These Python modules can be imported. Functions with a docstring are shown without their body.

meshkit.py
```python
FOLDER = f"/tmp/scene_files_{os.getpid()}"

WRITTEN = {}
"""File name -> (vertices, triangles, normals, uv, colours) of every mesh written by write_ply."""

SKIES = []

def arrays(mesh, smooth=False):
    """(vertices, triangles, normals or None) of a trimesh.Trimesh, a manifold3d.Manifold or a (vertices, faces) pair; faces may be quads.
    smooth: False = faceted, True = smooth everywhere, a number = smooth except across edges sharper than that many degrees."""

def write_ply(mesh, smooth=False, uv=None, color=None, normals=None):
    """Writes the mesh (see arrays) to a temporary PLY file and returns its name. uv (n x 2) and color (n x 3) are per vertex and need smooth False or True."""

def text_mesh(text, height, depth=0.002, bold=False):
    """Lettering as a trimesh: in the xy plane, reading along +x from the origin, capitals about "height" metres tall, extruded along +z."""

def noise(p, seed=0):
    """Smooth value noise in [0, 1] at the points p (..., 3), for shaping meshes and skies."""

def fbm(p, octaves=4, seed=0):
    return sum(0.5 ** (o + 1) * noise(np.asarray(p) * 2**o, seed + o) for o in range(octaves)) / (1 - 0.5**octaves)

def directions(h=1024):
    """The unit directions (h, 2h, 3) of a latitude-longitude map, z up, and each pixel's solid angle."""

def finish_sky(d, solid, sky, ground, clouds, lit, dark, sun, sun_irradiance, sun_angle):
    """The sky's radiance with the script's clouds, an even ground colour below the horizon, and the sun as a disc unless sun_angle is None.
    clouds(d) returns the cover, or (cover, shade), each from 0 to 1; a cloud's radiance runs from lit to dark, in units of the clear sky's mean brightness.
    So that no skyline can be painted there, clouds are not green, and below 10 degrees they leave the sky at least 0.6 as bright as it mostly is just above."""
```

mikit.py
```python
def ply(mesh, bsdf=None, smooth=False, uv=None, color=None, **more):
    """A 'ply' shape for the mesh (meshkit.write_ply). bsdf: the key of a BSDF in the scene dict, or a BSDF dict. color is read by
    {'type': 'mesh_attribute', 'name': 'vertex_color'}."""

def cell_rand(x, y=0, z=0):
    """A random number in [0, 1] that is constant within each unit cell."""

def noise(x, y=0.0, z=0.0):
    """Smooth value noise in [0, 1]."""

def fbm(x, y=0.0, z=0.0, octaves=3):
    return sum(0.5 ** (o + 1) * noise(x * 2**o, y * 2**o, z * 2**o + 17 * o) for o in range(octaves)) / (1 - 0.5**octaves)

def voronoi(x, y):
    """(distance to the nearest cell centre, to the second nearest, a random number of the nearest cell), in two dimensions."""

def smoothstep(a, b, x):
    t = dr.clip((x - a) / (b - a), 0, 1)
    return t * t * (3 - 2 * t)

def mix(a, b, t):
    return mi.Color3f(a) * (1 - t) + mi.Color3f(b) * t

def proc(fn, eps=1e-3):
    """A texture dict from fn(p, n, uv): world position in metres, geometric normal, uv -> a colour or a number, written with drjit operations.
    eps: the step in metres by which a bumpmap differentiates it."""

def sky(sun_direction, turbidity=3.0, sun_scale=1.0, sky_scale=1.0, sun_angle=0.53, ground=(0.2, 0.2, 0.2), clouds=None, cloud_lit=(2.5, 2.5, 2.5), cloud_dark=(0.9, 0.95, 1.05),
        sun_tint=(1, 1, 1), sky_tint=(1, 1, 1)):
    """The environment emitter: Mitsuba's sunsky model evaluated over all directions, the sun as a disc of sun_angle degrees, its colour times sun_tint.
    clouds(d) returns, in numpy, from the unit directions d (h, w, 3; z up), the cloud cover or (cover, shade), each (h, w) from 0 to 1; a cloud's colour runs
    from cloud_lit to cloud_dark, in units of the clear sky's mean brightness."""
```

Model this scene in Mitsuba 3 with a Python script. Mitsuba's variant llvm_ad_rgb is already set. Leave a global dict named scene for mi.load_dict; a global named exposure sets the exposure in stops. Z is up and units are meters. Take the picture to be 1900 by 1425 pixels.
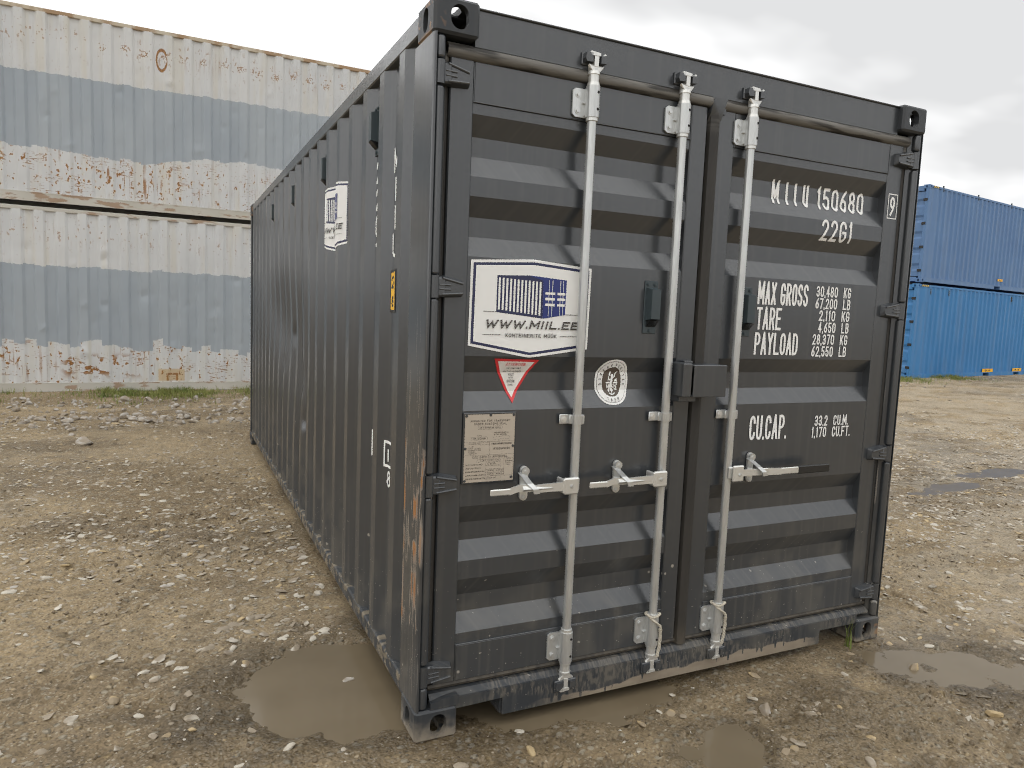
import math
import numpy as np, trimesh, drjit as dr, mitsuba as mi, mikit, meshkit
import manifold3d as m3
from shapely.geometry import Polygon, LineString, box as sbox, Point
from shapely.ops import unary_union
from shapely import affinity
from mikit import noise, fbm, voronoi, smoothstep, mix, cell_rand, proc

T = mi.ScalarTransform4f
RS = np.random.RandomState
scene, labels = {}, {}

# ------------------------------------------------------------------ camera, sky, exposure
EYE = (-0.7802, -2.3396, 1.5726)
RIGHT = np.array([0.90400215, -0.42566197, 0.0398999])
DOWN = np.array([-0.00722864, -0.10853181, -0.99406669])
FWD = np.array([0.42746679, 0.89835001, -0.10118995])
M = np.eye(4)
M[:3, 0], M[:3, 1], M[:3, 2], M[:3, 3] = -RIGHT, -DOWN, FWD, EYE
scene['camera'] = {'type': 'perspective', 'fov': 70.902, 'fov_axis': 'x', 'near_clip': 0.05, 'far_clip': 2000.0, 'to_world': T(M)}


def clouds(d):
    q = d / np.maximum(d[..., 2:3] + 0.20, 0.1)
    a = meshkit.fbm(q * [1.1, 1.5, 0] + [3.1, 7.7, 0], 5, 3)
    b = meshkit.fbm(q * [3.2, 5.0, 0] + [1.1, 2.7, 0], 4, 9)
    c = (a - 0.5) * 1.5 + (b - 0.5) * 0.7
    side = np.clip(d[..., 0] * 0.55 - 0.12, -0.2, 0.35)      # heavier cloud towards +x
    return np.ones(d.shape[:2]), np.clip(0.79 + c + side - 0.75 * d[..., 2], 0, 1)     # overcast, brighter overhead


scene['sky'] = mikit.sky((-0.50, -0.35, 0.79), turbidity=3, sun_scale=0.03, sun_angle=60, ground=(0.2, 0.18, 0.15), clouds=clouds,
                         cloud_lit=(5.7, 5.7, 5.65), cloud_dark=(2.7, 2.72, 2.74))
exposure = 1.65

# ------------------------------------------------------------------ materials


def principled(color, rough=0.5, spec=0.5, metallic=0.0, **k):
    c = color if isinstance(color, dict) else {'type': 'rgb', 'value': list(color)}
    r = rough if isinstance(rough, dict) else float(rough)
    return {'type': 'twosided', 'b': {'type': 'principled', 'base_color': c, 'roughness': r, 'specular': spec, 'metallic': metallic, **k}}


def mat(key, d):
    scene[key] = d
    return key


def specks(u, v, scale, amount):
    d, _, r = voronoi(u * scale, v * scale)
    return dr.select(r < amount, 1 - smoothstep(0.10, 0.22, d * (0.6 + 3.0 * r / dr.maximum(amount, 1e-3))), 0.0)


def f_paint(p, n, uv):
    h = p.x + p.y * 1.37
    streak = smoothstep(0.45, 0.9, fbm(h * 55, p.z * 1.1, 3.0, 2))
    cloud = fbm(h * 2.1, p.z * 2.3, 5.0, 3)
    c = mix((0.0295, 0.0335, 0.039), (0.035, 0.039, 0.0435), cloud)
    c = mix(c, (0.105, 0.099, 0.088), streak * (0.10 + 0.35 * smoothstep(0.9, 0.05, p.z) * cloud))
    lo = smoothstep(0.85, 0.1, p.z)
    dust = smoothstep(0.48, 0.75, fbm(h * 9, p.z * 7, 1.0, 3)) * lo
    c = mix(c, (0.13, 0.12, 0.10), dust * 0.35)
    c = mix(c, (0.33, 0.31, 0.27), specks(h, p.z, 34, 0.09 * lo * lo + 0.004 * lo) * 0.75)
    c = mix(c, (0.30, 0.28, 0.25), specks(h + 5, p.z, 90, 0.10 * lo * smoothstep(0.4, 0.6, cloud)) * 0.6)
    return c


def f_paint_rough(p, n, uv):
    return 0.19 + 0.11 * fbm((p.x + p.y * 1.37) * 6, p.z * 2.5, 8.0, 2) + 0.10 * smoothstep(0.7, 0.1, p.z)


def rusty(p, u, base):
    """anthracite paint scraped and rusting on the front-left corner post"""
    w = fbm(u * 85, p.z * 14, 2.0, 4)
    zone = smoothstep(0.30, 0.42, p.z) * smoothstep(1.22, 1.0, p.z)
    big = smoothstep(0.034, 0.016, dr.abs(u - 0.066 - 0.012 * noise(p.z * 7, 4.0))) * smoothstep(0.45, 0.52, p.z) * smoothstep(0.95, 0.86, p.z) * smoothstep(0.25, 0.5, noise(p.z * 9, 8.0) + 0.25 * smoothstep(0.8, 0.6, p.z))
    thin = smoothstep(0.018, 0.008, dr.abs(u - 0.205)) * zone
    edge = smoothstep(0.016, 0.004, dr.abs(u - 0.015)) * smoothstep(0.4, 0.5, p.z) * smoothstep(1.15, 1.0, p.z)
    m = smoothstep(0.525, 0.60, w * 0.62 + 0.22 * big + 0.20 * thin + 0.14 * edge + 0.05 * zone - 0.02)
    m *= zone
    rim = smoothstep(0.44, 0.50, w * 0.62 + 0.22 * big + 0.20 * thin + 0.14 * edge + 0.05 * zone - 0.02) * zone
    c = mix(base, (0.30, 0.25, 0.21), rim * 0.6)
    return mix(c, mix((0.34, 0.15, 0.05), (0.20, 0.08, 0.03), noise(u * 160, p.z * 30, 1.0)), m)


def f_post(p, n, uv):
    b = f_paint(p, n, uv)
    c = mix(b, rusty(p, p.y, b), dr.select(p.x < 1.0, 1.0, 0.0))
    scr = smoothstep(0.80, 0.86, noise(p.y * 130, p.z * 4.0, 7.0)) * smoothstep(0.95, 0.2, dr.abs(p.z - 0.8))
    return mix(c, (0.26, 0.23, 0.20), scr * 0.5)


def f_casting(p, n, uv):
    c = f_paint(p, n, uv)
    low = smoothstep(0.125, 0.0, p.z + 0.05 * fbm(p.x * 30, p.y * 30, p.z * 40, 3))
    c = mix(c, (0.30, 0.255, 0.195), low * 0.9 * smoothstep(0.3, 0.55, fbm(p.x * 25, p.y * 25, p.z * 12, 3)))
    e = smoothstep(0.60, 0.68, fbm(p.x * 26, p.y * 26, p.z * 26, 3)) * dr.select(p.z > 2.4, smoothstep(0.06, 0.0, p.x), smoothstep(2.36, 2.44, p.x))
    e2 = smoothstep(2.495, 2.475, p.z) * dr.select((p.z > 2.4) & (p.x < 0.01), 1.0, 0.0) * smoothstep(0.35, 0.5, fbm(p.y * 40, p.z * 40, 0.0, 2))
    return mix(c, (0.25, 0.14, 0.07), dr.maximum(e, e2) * 0.85)


def f_sill(p, n, uv):
    c = f_paint(p, n, uv)
    c = mix(c, (0.20, 0.175, 0.14), smoothstep(0.35, 0.75, fbm(p.x * 150, p.z * 45, 1.0, 2)) * 0.40 * smoothstep(0.25, 0.5, fbm(p.x * 5, p.z * 14, 6.0, 2)))
    side = dr.select((p.x < 0.1) & (p.y > 0.17), 1.0, 0.0)
    lump = smoothstep(0.46, 0.60, fbm(p.y * 26, p.z * 34, 9.0, 3) + 0.9 * (0.125 - p.z)) * side
    c = mix(c, mix((0.24, 0.20, 0.145), (0.10, 0.085, 0.06), noise(p.y * 60, p.z * 80, 2.0)), lump * 0.9)
    edge = 0.060 + 0.035 * (fbm(p.x * 9, 3.0, 0.0, 4) - 0.45) + 0.020 * smoothstep(0.7, 1.6, p.x)
    drip = 0.022 * smoothstep(0.84, 0.90, noise(p.x * 60, 1.0, 3.0))
    m = smoothstep(0.004, -0.003, p.z - edge + drip) * smoothstep(0.45, 0.75, p.x) * smoothstep(2.05, 1.9, p.x)
    return mix(c, mix((0.30, 0.25, 0.19), (0.22, 0.18, 0.135), fbm(p.x * 14, p.z * 60, 0.0, 3)), m * 0.9)


def f_rubber(p, n, uv):
    h = p.x + p.y
    c = mix((0.020, 0.0195, 0.0185), (0.045, 0.04, 0.034), fbm(h * 14, p.z * 3, 0.0, 3))
    top = smoothstep(2.3, 2.42, p.z) * smoothstep(0.3, 0.6, fbm(h * 6, p.z * 60, 2.0, 3))
    return mix(mix(c, (0.165, 0.157, 0.142), top * 0.85), (0.10, 0.085, 0.065), smoothstep(0.3, 0.17, p.z) * fbm(h * 60, p.z * 22, 1.0, 2))


def f_zinc(p, n, uv):
    a = fbm(p.x * 90, p.y * 90, p.z * 14, 3)
    return mix((0.48, 0.49, 0.485), (0.64, 0.65, 0.64), a)


def f_zinc_rough(p, n, uv):
    return 0.16 + 0.20 * fbm(p.x * 60, p.y * 60, p.z * 8, 2)


mat('m_paint', principled(proc(f_paint), proc(f_paint_rough), 0.9, clearcoat=0.4, clearcoat_gloss=0.75))
mat('m_post', principled(proc(f_post), 0.22, 0.9))
mat('m_casting', principled(proc(f_casting), 0.48, 0.45))
mat('m_sill', principled(proc(f_sill), 0.5, 0.45))
mat('m_rubber', principled(proc(f_rubber), 0.55, 0.4))
mat('m_zinc', principled(proc(f_zinc), proc(f_zinc_rough), 0.5, metallic=0.62))
mat('m_white_metal', principled((0.68, 0.68, 0.655), 0.26, 0.5, metallic=0.6))
mat('m_vent', principled((0.040, 0.055, 0.062), 0.30, 0.5))
mat('m_black', principled((0.012, 0.012, 0.012), 0.35, 0.5))
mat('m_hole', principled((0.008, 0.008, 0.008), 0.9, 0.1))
mat('m_decal', principled({'type': 'mesh_attribute', 'name': 'vertex_color'}, 0.38, 0.5))
mat('m_white_paint', principled((0.80, 0.80, 0.77), 0.5, 0.4))
mat('m_rope', principled((0.50, 0.46, 0.38), 0.9, 0.1))


# mud ground
def wet_at(x, y):
    """0 dry to 1 wet film"""
    w = fbm(x * 0.55 + 9.3, y * 0.75 + 3.1, 0.0, 3)
    far = smoothstep(1.9, 0.2, dr.abs(y - 2.5 + 0.1 * (x - 6))) * smoothstep(4.0, 5.2, x)
    near = smoothstep(1.5, 0.5, dr.sqrt(dr.square((x - 2.5) * 0.9) + dr.square((y + 0.45) * 1.6)))
    left = smoothstep(1.6, 0.5, dr.sqrt(dr.square((x + 0.35) * 1.0) + dr.square((y - 0.65) * 0.95)))
    return dr.clip(smoothstep(0.52, 0.68, w) * 0.6 + far * 0.9 + near * 0.9 + left * 0.5, 0, 1)


def rim_at(x, y):
    """soaked mud round the puddles"""
    m = 0.0
    for cx, cy, rx, ry, a in ((-0.12, 0.53, 0.46, 0.42, 0.1), (0.68, 0.12, 0.54, 0.23, -0.1), (1.04, -0.45, 0.20, 0.15, 0.4), (2.56, -0.36, 0.40, 0.19, -0.55)):
        u, v = (x - cx) * math.cos(a) + (y - cy) * math.sin(a), (y - cy) * math.cos(a) - (x - cx) * math.sin(a)
        m = dr.maximum(m, smoothstep(1.75, 1.15, dr.sqrt(dr.square(u / rx) + dr.square(v / ry)) + 0.5 * (fbm(x * 9, y * 9, 3.0, 2) - 0.5)))
    return m


def f_ground(p, n, uv):
    x, y = p.x, p.y
    a = fbm(x * 1.1, y * 1.6, 0.0, 4)
    c = mix((0.190, 0.140, 0.080), (0.285, 0.217, 0.130), smoothstep(0.3, 0.7, a))
    c = mix(c, (0.36, 0.31, 0.235), 0.55 * smoothstep(1.6, 5.0, x) * smoothstep(0.35, 0.6, fbm(x * 2.3, y * 4.0, 2.0, 3)))
    g = noise(x * 170, y * 170, 0.0)
    c *= 0.72 + 0.58 * g
    d, d2, r = voronoi(x * 27, y * 34)
    peb = dr.select(r < 0.24, smoothstep(0.42, 0.30, d), 0.0)
    c = mix(c, mix((0.42, 0.37, 0.28), (0.36, 0.27, 0.15), smoothstep(0.14, 0.2, r)), peb * 0.75)
    d, d2, r = voronoi(x * 75 + 3, y * 85)
    c = mix(c, (0.40, 0.35, 0.265), dr.select(r < 0.2, smoothstep(0.42, 0.30, d), 0.0) * 0.6)
    dark = smoothstep(0.55, 0.70, fbm(x * 15, y * 17, 4.0, 3))
    c *= 1 - 0.20 * dark
    d, d2, r = voronoi(x * 48 + 7, y * 55)
    c *= 1 - dr.select(r < 0.22, smoothstep(0.40, 0.15, d), 0.0) * 0.45
    c *= 1 - 0.36 * rim_at(x, y)
    return c * (1 - 0.33 * wet_at(x, y) * smoothstep(0.25, 0.6, fbm(x * 5, y * 7, 7.0, 2)))


def f_ground_rough(p, n, uv):
    k = wet_at(p.x, p.y) * smoothstep(0.35, 0.55, fbm(p.x * 7, p.y * 10, 2.5, 3))
    return 0.78 - 0.58 * dr.maximum(k, rim_at(p.x, p.y) * 0.8)


def f_ground_bump(p, n, uv):
    x, y = p.x, p.y
    d, d2, r = voronoi(x * 27, y * 34)
    peb = dr.select(r < 0.24, smoothstep(0.45, 0.1, d), 0.0)
    return peb * 0.6 + 0.5 * fbm(x * 60, y * 60, 0.0, 3) + 0.25 * noise(x * 210, y * 210, 1.0)


mat('m_ground', {'type': 'twosided', 'b': {'type': 'bumpmap', 'arbitrary': proc(f_ground_bump, 0.002), 'scale': 0.020,
                 'b': {'type': 'principled', 'base_color': proc(f_ground), 'roughness': proc(f_ground_rough), 'specular': 0.42}}})
mat('m_water', {'type': 'roughplastic', 'int_ior': 1.33, 'alpha': 0.012, 'distribution': 'ggx', 'nonlinear': False,
                'diffuse_reflectance': proc(lambda p, n, uv: mix((0.155, 0.122, 0.078), (0.19, 0.152, 0.10), fbm(p.x * 5, p.y * 6, 0.0, 3)))})


def stone_mat(key, c0, c1):
    def fn(p, n, uv):
        a = fbm(p.x * 45, p.y * 45, p.z * 45, 3)
        mud = smoothstep(0.36, 0.58, fbm(p.x * 19 + 4, p.y * 19, p.z * 30, 2))
        return mix(mix(c0, c1, a), (0.25, 0.20, 0.14), mud * 0.85)
    return mat(key, principled(proc(fn), 0.62, 0.4))


mat('m_clod', principled((0.150, 0.115, 0.072), 0.6, 0.4))
stone_mat('m_stone_pale', (0.38, 0.345, 0.28), (0.56, 0.52, 0.44))
stone_mat('m_stone_yellow', (0.33, 0.24, 0.12), (0.50, 0.39, 0.23))
stone_mat('m_stone_grey', (0.30, 0.275, 0.24), (0.46, 0.43, 0.385))
mat('m_grass', {'type': 'twosided', 'b': {'type': 'principled', 'base_color': proc(lambda p, n, uv: mix((0.10, 0.14, 0.030), (0.27, 0.27, 0.085), noise(p.x * 7, p.y * 7, 0.0))), 'roughness': 0.6, 'specular': 0.3}})

# ------------------------------------------------------------------ mesh helpers


def man(m):
    a = m.to_mesh()
    return trimesh.Trimesh(np.array(a.vert_properties[:, :3]), np.array(a.tri_verts), process=False)


def hullm(pts):
    return m3.Manifold.hull_points(np.asarray(pts, float))


def cb(x0, x1, y0, y1, z0, z1, c=0.003):
    """box with chamfered edges (Manifold)"""
    c = min(c, (x1 - x0) / 2.2, (y1 - y0) / 2.2, (z1 - z0) / 2.2)
    pts = []
    for sx in (0, 1):
        for sy in (0, 1):
            for sz in (0, 1):
                p = np.array([(x0, x1)[sx], (y0, y1)[sy], (z0, z1)[sz]])
                s = np.array([1 - 2 * sx, 1 - 2 * sy, 1 - 2 * sz]) * c
                for k in range(3):
                    q = p + s
                    q[k] = p[k]
                    pts.append(q)
    return hullm(pts)


def box(*a, c=0.003):
    return man(cb(*a, c=c))


def cyl(p0, p1, r, r1=None, n=20):
    p0, p1 = np.asarray(p0, float), np.asarray(p1, float)
    z = (p1 - p0) / np.linalg.norm(p1 - p0)
    x = np.cross(z, [0, 0, 1] if abs(z[2]) < 0.9 else [1, 0, 0])
    x /= np.linalg.norm(x)
    y = np.cross(z, x)
    a = np.arange(n) * 2 * np.pi / n
    ring = np.cos(a)[:, None] * x + np.sin(a)[:, None] * y
    return man(hullm(np.vstack([p0 + ring * r, p1 + ring * (r if r1 is None else r1)])))


def cat(*ms):
    ms = [man(m) if hasattr(m, 'to_mesh') else m for m in ms]
    return trimesh.util.concatenate(ms)


def tube(points, r, n=8):
    p = np.asarray(points, float)
    t = np.gradient(p, axis=0)
    t /= np.linalg.norm(t, axis=1, keepdims=True) + 1e-12
    a = np.cross(t, np.where(np.abs(t[:, 2:]) < 0.9, [0, 0, 1.0], [1.0, 0, 0]))
    a /= np.linalg.norm(a, axis=1, keepdims=True) + 1e-12
    b = np.cross(t, a)
    g = np.arange(n) * 2 * np.pi / n
    v = (p[:, None] + r * (np.cos(g)[None, :, None] * a[:, None] + np.sin(g)[None, :, None] * b[:, None])).reshape(-1, 3)
    i, j = np.meshgrid(np.arange(len(p) - 1), np.arange(n), indexing='ij')
    q = np.stack([i * n + j, i * n + (j + 1) % n, (i + 1) * n + (j + 1) % n, (i + 1) * n + j], -1).reshape(-1, 4)
    return trimesh.Trimesh(v, np.vstack([q[:, [0, 1, 2]], q[:, [0, 2, 3]]]), process=False)


def prism(poly2, axis, a, b):
    """extrude a 2D polygon (list or shapely): axis 'y' -> poly in (x,z); 'x' -> (y,z); 'z' -> (x,y)"""
    pg = poly2 if hasattr(poly2, 'exterior') else Polygon(poly2)
    m = trimesh.creation.extrude_polygon(pg, b - a, engine='earcut')
    v = np.array(m.vertices)
    u, w, h = v[:, 0], v[:, 1], v[:, 2] + a
    V = {'y': (u, h, w), 'x': (h, u, w), 'z': (u, w, h)}[axis]
    f = np.array(m.faces)
    return trimesh.Trimesh(np.stack(V, 1), f[:, ::-1] if axis == 'y' else f, process=False)


def grid(us, vs, fn):
    """quad sheet: fn(U, V) -> (n, m, 3)"""
    U, V = np.meshgrid(us, vs, indexing='ij')
    P = fn(U, V)
    n, m = U.shape
    i, j = np.meshgrid(np.arange(n - 1), np.arange(m - 1), indexing='ij')
    a = i * m + j
    q = np.stack([a, a + m, a + m + 1, a + 1], -1).reshape(-1, 4)
    return trimesh.Trimesh(P.reshape(-1, 3), np.vstack([q[:, [0, 1, 2]], q[:, [0, 2, 3]]]), process=False)


def fresh(key):
    if key not in scene and key not in labels:
        return key
    i = 1
    while f'{key}_{i:03d}' in scene or f'{key}_{i:03d}' in labels:
        i += 1
    return f'{key}_{i:03d}'


def thing(name, label, category, group=None, kind=None):
    k = fresh(name)
    labels[k] = {'label': label, 'category': category}
    if group:
        labels[k]['group'] = group
    if kind:
        labels[k]['kind'] = kind
    return k


def put(key, mesh, m, smooth=35, label=None, color=None, tw=None):
    """one entry of the scene"""
    k = fresh(key)
    if hasattr(mesh, 'to_mesh'):
        mesh = man(mesh)
    scene[k] = mikit.ply(mesh, m, smooth=smooth, color=color)
    if tw is not None:
        scene[k]['to_world'] = tw
    labels.setdefault(k, {})
    if label:
        labels[k]['label'] = label
    return k


# ------------------------------------------------------------------ lettering: a stroke font, flat shapes
def arc(cx, cy, rx, ry, a0, a1, n=9):
    t = np.radians(np.linspace(a0, a1, n))
    return list(zip(cx + rx * np.cos(t), cy + ry * np.sin(t)))


R_ = 0.5
_O = arc(.5, .72, .5, .28, 0, 180) + arc(.5, .28, .5, .28, 180, 360) + [(1, .72)]
G = {
    'A': [[(0, 0), (.5, 1), (1, 0)], [(.2, .3), (.8, .3)]], 'B': [[(0, 0), (0, 1), (.55, 1)] + arc(.55, .76, .4, .24, 90, -90) + [(0, .52), (.55, .52)] + arc(.55, .26, .45, .26, 90, -90) + [(0, 0)]],
    'C': [arc(.5, .72, .5, .28, 5, 180) + arc(.5, .28, .5, .28, 180, 355)], 'D': [[(0, 0), (0, 1), (.4, 1)] + arc(.4, .7, .6, .3, 90, 0) + arc(.4, .3, .6, .3, 0, -90) + [(0, 0)]],
    'E': [[(1, 1), (0, 1), (0, 0), (1, 0)], [(0, .52), (.8, .52)]], 'F': [[(1, 1), (0, 1), (0, 0)], [(0, .52), (.8, .52)]],
    'G': [arc(.5, .72, .5, .28, 5, 180) + arc(.5, .28, .5, .28, 180, 360) + [(1, .45), (.55, .45)]], 'H': [[(0, 0), (0, 1)], [(1, 0), (1, 1)], [(0, .52), (1, .52)]],
    'I': [[(.5, 0), (.5, 1)]], 'J': [[(1, 1), (1, .28)] + arc(.5, .28, .5, .28, 0, -180)], 'K': [[(0, 0), (0, 1)], [(1, 1), (.08, .42)], [(.35, .6), (1, 0)]],
    'L': [[(0, 1), (0, 0), (1, 0)]], 'M': [[(0, 0), (0, 1), (.5, .3), (1, 1), (1, 0)]], 'N': [[(0, 0), (0, 1), (1, 0), (1, 1)]], 'O': [_O],
    'P': [[(0, 0), (0, 1), (.5, 1)] + arc(.5, .74, .5, .26, 90, -90) + [(0, .48)]], 'R': [[(0, 0), (0, 1), (.5, 1)] + arc(.5, .75, .5, .25, 90, -90) + [(0, .5)], [(.5, .5), (1, 0)]],
    'S': [arc(.5, .75, .5, .25, 15, 180)[:-1] + [(0, .73), (.1, .6), (.9, .4), (1, .27)] + arc(.5, .25, .5, .25, 0, -165)], 'T': [[(0, 1), (1, 1)], [(.5, 1), (.5, 0)]],
    'U': [[(0, 1), (0, .28)] + arc(.5, .28, .5, .28, 180, 360) + [(1, 1)]], 'V': [[(0, 1), (.5, 0), (1, 1)]], 'W': [[(0, 1), (.25, 0), (.5, .8), (.75, 0), (1, 1)]],
    'X': [[(0, 0), (1, 1)], [(0, 1), (1, 0)]], 'Y': [[(0, 1), (.5, .5), (1, 1)], [(.5, .5), (.5, 0)]], 'Z': [[(0, 1), (1, 1), (0, 0), (1, 0)]],
    '0': [_O], '1': [[(.2, .85), (.6, 1), (.6, 0)]], '2': [arc(.5, .72, .5, .28, 170, -20) + [(0, 0), (1, 0)]],
    '3': [arc(.5, .75, .5, .25, 165, -90) + [(.4, .5)] + arc(.5, .26, .5, .26, 90, -165)], '4': [[(.7, 0), (.7, 1), (0, .3), (1, .3)]],
    '5': [[(.95, 1), (.1, 1), (.05, .55), (.5, .6)] + arc(.5, .3, .5, .3, 90, -165)], '6': [[(.85, 1), (.3, .7), (0, .35), (0, .28)] + arc(.5, .28, .5, .28, 180, 540) + []],
    '7': [[(0, 1), (1, 1), (.35, 0)]], '8': [arc(.5, .76, .44, .24, -90, 270, 15), arc(.5, .27, .5, .27, 90, 450, 15)],
    '9': [[(.15, 0), (.7, .3), (1, .65), (1, .72)] + arc(.5, .72, .5, .28, 0, 360, 15)], '.': [[(.5, 0), (.5, .02)]], ',': [[(.5, .02), (.3, -.1)]], '-': [[(.1, .5), (.9, .5)]],
    "'": [[(.5, 1), (.5, .8)]], 'i': [[(.5, 0), (.5, .62)], [(.5, .92), (.5, .95)]]}
G['Ü'] = G['U'] + [[(.25, 1.22), (.25, 1.24)], [(.75, 1.22), (.75, 1.24)]]
NARROW = {'I': .35, '1': .62, '.': .22, ',': .25, "'": .25, 'i': .3, ' ': .55, 'W': 1.5, 'M': 1.25, '-': .6}


def text2d(s, width, h, stroke, gap=0.30, x=0.0, y=0.0, slant=0.0):
    """flat text shape of exactly this width and height, base line at y"""
    ws = [NARROW.get(c, 1.0) for c in s]
    unit = (width - 0.0) / (sum(ws) + gap * (len(s) - 1))
    out, at = [], 0.0
    for c, w in zip(s, ws):
        if c != ' ':
            W = max(w * unit - stroke, 1e-6)
            for line in G[c]:
                p = [(at + stroke / 2 + a * W, stroke / 2 + b * (h - stroke)) for a, b in line]
                if W < 1e-5:
                    p = [(at + w * unit / 2, b) for a, b in p]
                out.append(LineString(p).buffer(stroke / 2, cap_style='square', join_style='mitre', mitre_limit=1.6))
        at += (w + gap) * unit
    g = unary_union(out)
    if slant:
        g = affinity.affine_transform(g, [1, slant, 0, 1, 0, 0])
    return affinity.translate(g, x, y)


def polys(g):
    return [q for q in getattr(g, 'geoms', [g]) if q.geom_type == 'Polygon' and q.area > 1e-9]


def flat_tris(g):
    vs, fs, n = [], [], 0
    for q in polys(g):
        v, f = trimesh.creation.triangulate_polygon(q, engine='earcut')
        vs.append(v)
        fs.append(np.asarray(f) + n)
        n += len(v)
    return (np.vstack(vs), np.vstack(fs)) if vs else (np.zeros((0, 2)), np.zeros((0, 3), int))


def drape(layers, surf, folds, along, key, m='m_decal', label=None, off0=0.0016):
    """print layers [(shape, colour)] laid on a folded surface. surf(u, v, off) -> xyz; folds: fold positions along u (0) or v (1)."""
    V, F, Cc, n = [], [], [], 0
    for li, (g, col) in enumerate(layers):
        x0, y0, x1, y1 = g.bounds
        lo, hi = ((x0, x1), (y0, y1))[along]
        cuts = [lo - 1] + [c for c in folds if lo < c < hi] + [hi + 1]
        for a, b in zip(cuts[:-1], cuts[1:]):
            band = sbox(a, -9, b, 9) if along == 0 else sbox(-9, a, 9, b)
            v, f = flat_tris(g.intersection(band) if len(cuts) > 2 else g)
            if len(f):
                V.append(surf(v[:, 0], v[:, 1], off0 + 0.0006 * li))
                F.append(f + n)
                Cc.append(np.tile(col, (len(v), 1)))
                n += len(v)
    mesh = trimesh.Trimesh(np.vstack(V), np.vstack(F), process=False)
    return put(key, mesh, m, smooth=False, label=label, color=np.vstack(Cc))


WHITE, NAVY, BLUE, RED, INK = (0.78, 0.78, 0.76), (0.022, 0.026, 0.075), (0.022, 0.036, 0.17), (0.60, 0.035, 0.04), (0.05, 0.045, 0.04)

# ------------------------------------------------------------------ setting: ground and puddles
PUDDLES = [  # cx, cy, rx, ry, angle, depth, level
    (-0.12, 0.53, 0.46, 0.42, 0.1, 0.052, -0.016), (0.68, 0.12, 0.54, 0.23, -0.1, 0.034, -0.014), (1.04, -0.45, 0.20, 0.15, 0.4, 0.026, -0.012),
    (2.56, -0.36, 0.46, 0.22, -0.55, 0.024, -0.010), (2.95, -0.62, 0.34, 0.12, -0.3, 0.022, -0.011), (7.5, 2.45, 0.75, 0.22, 0.05, 0.030, -0.011), (6.3, 2.15, 0.7, 0.16, 0.1, 0.026, -0.011)]


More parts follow.
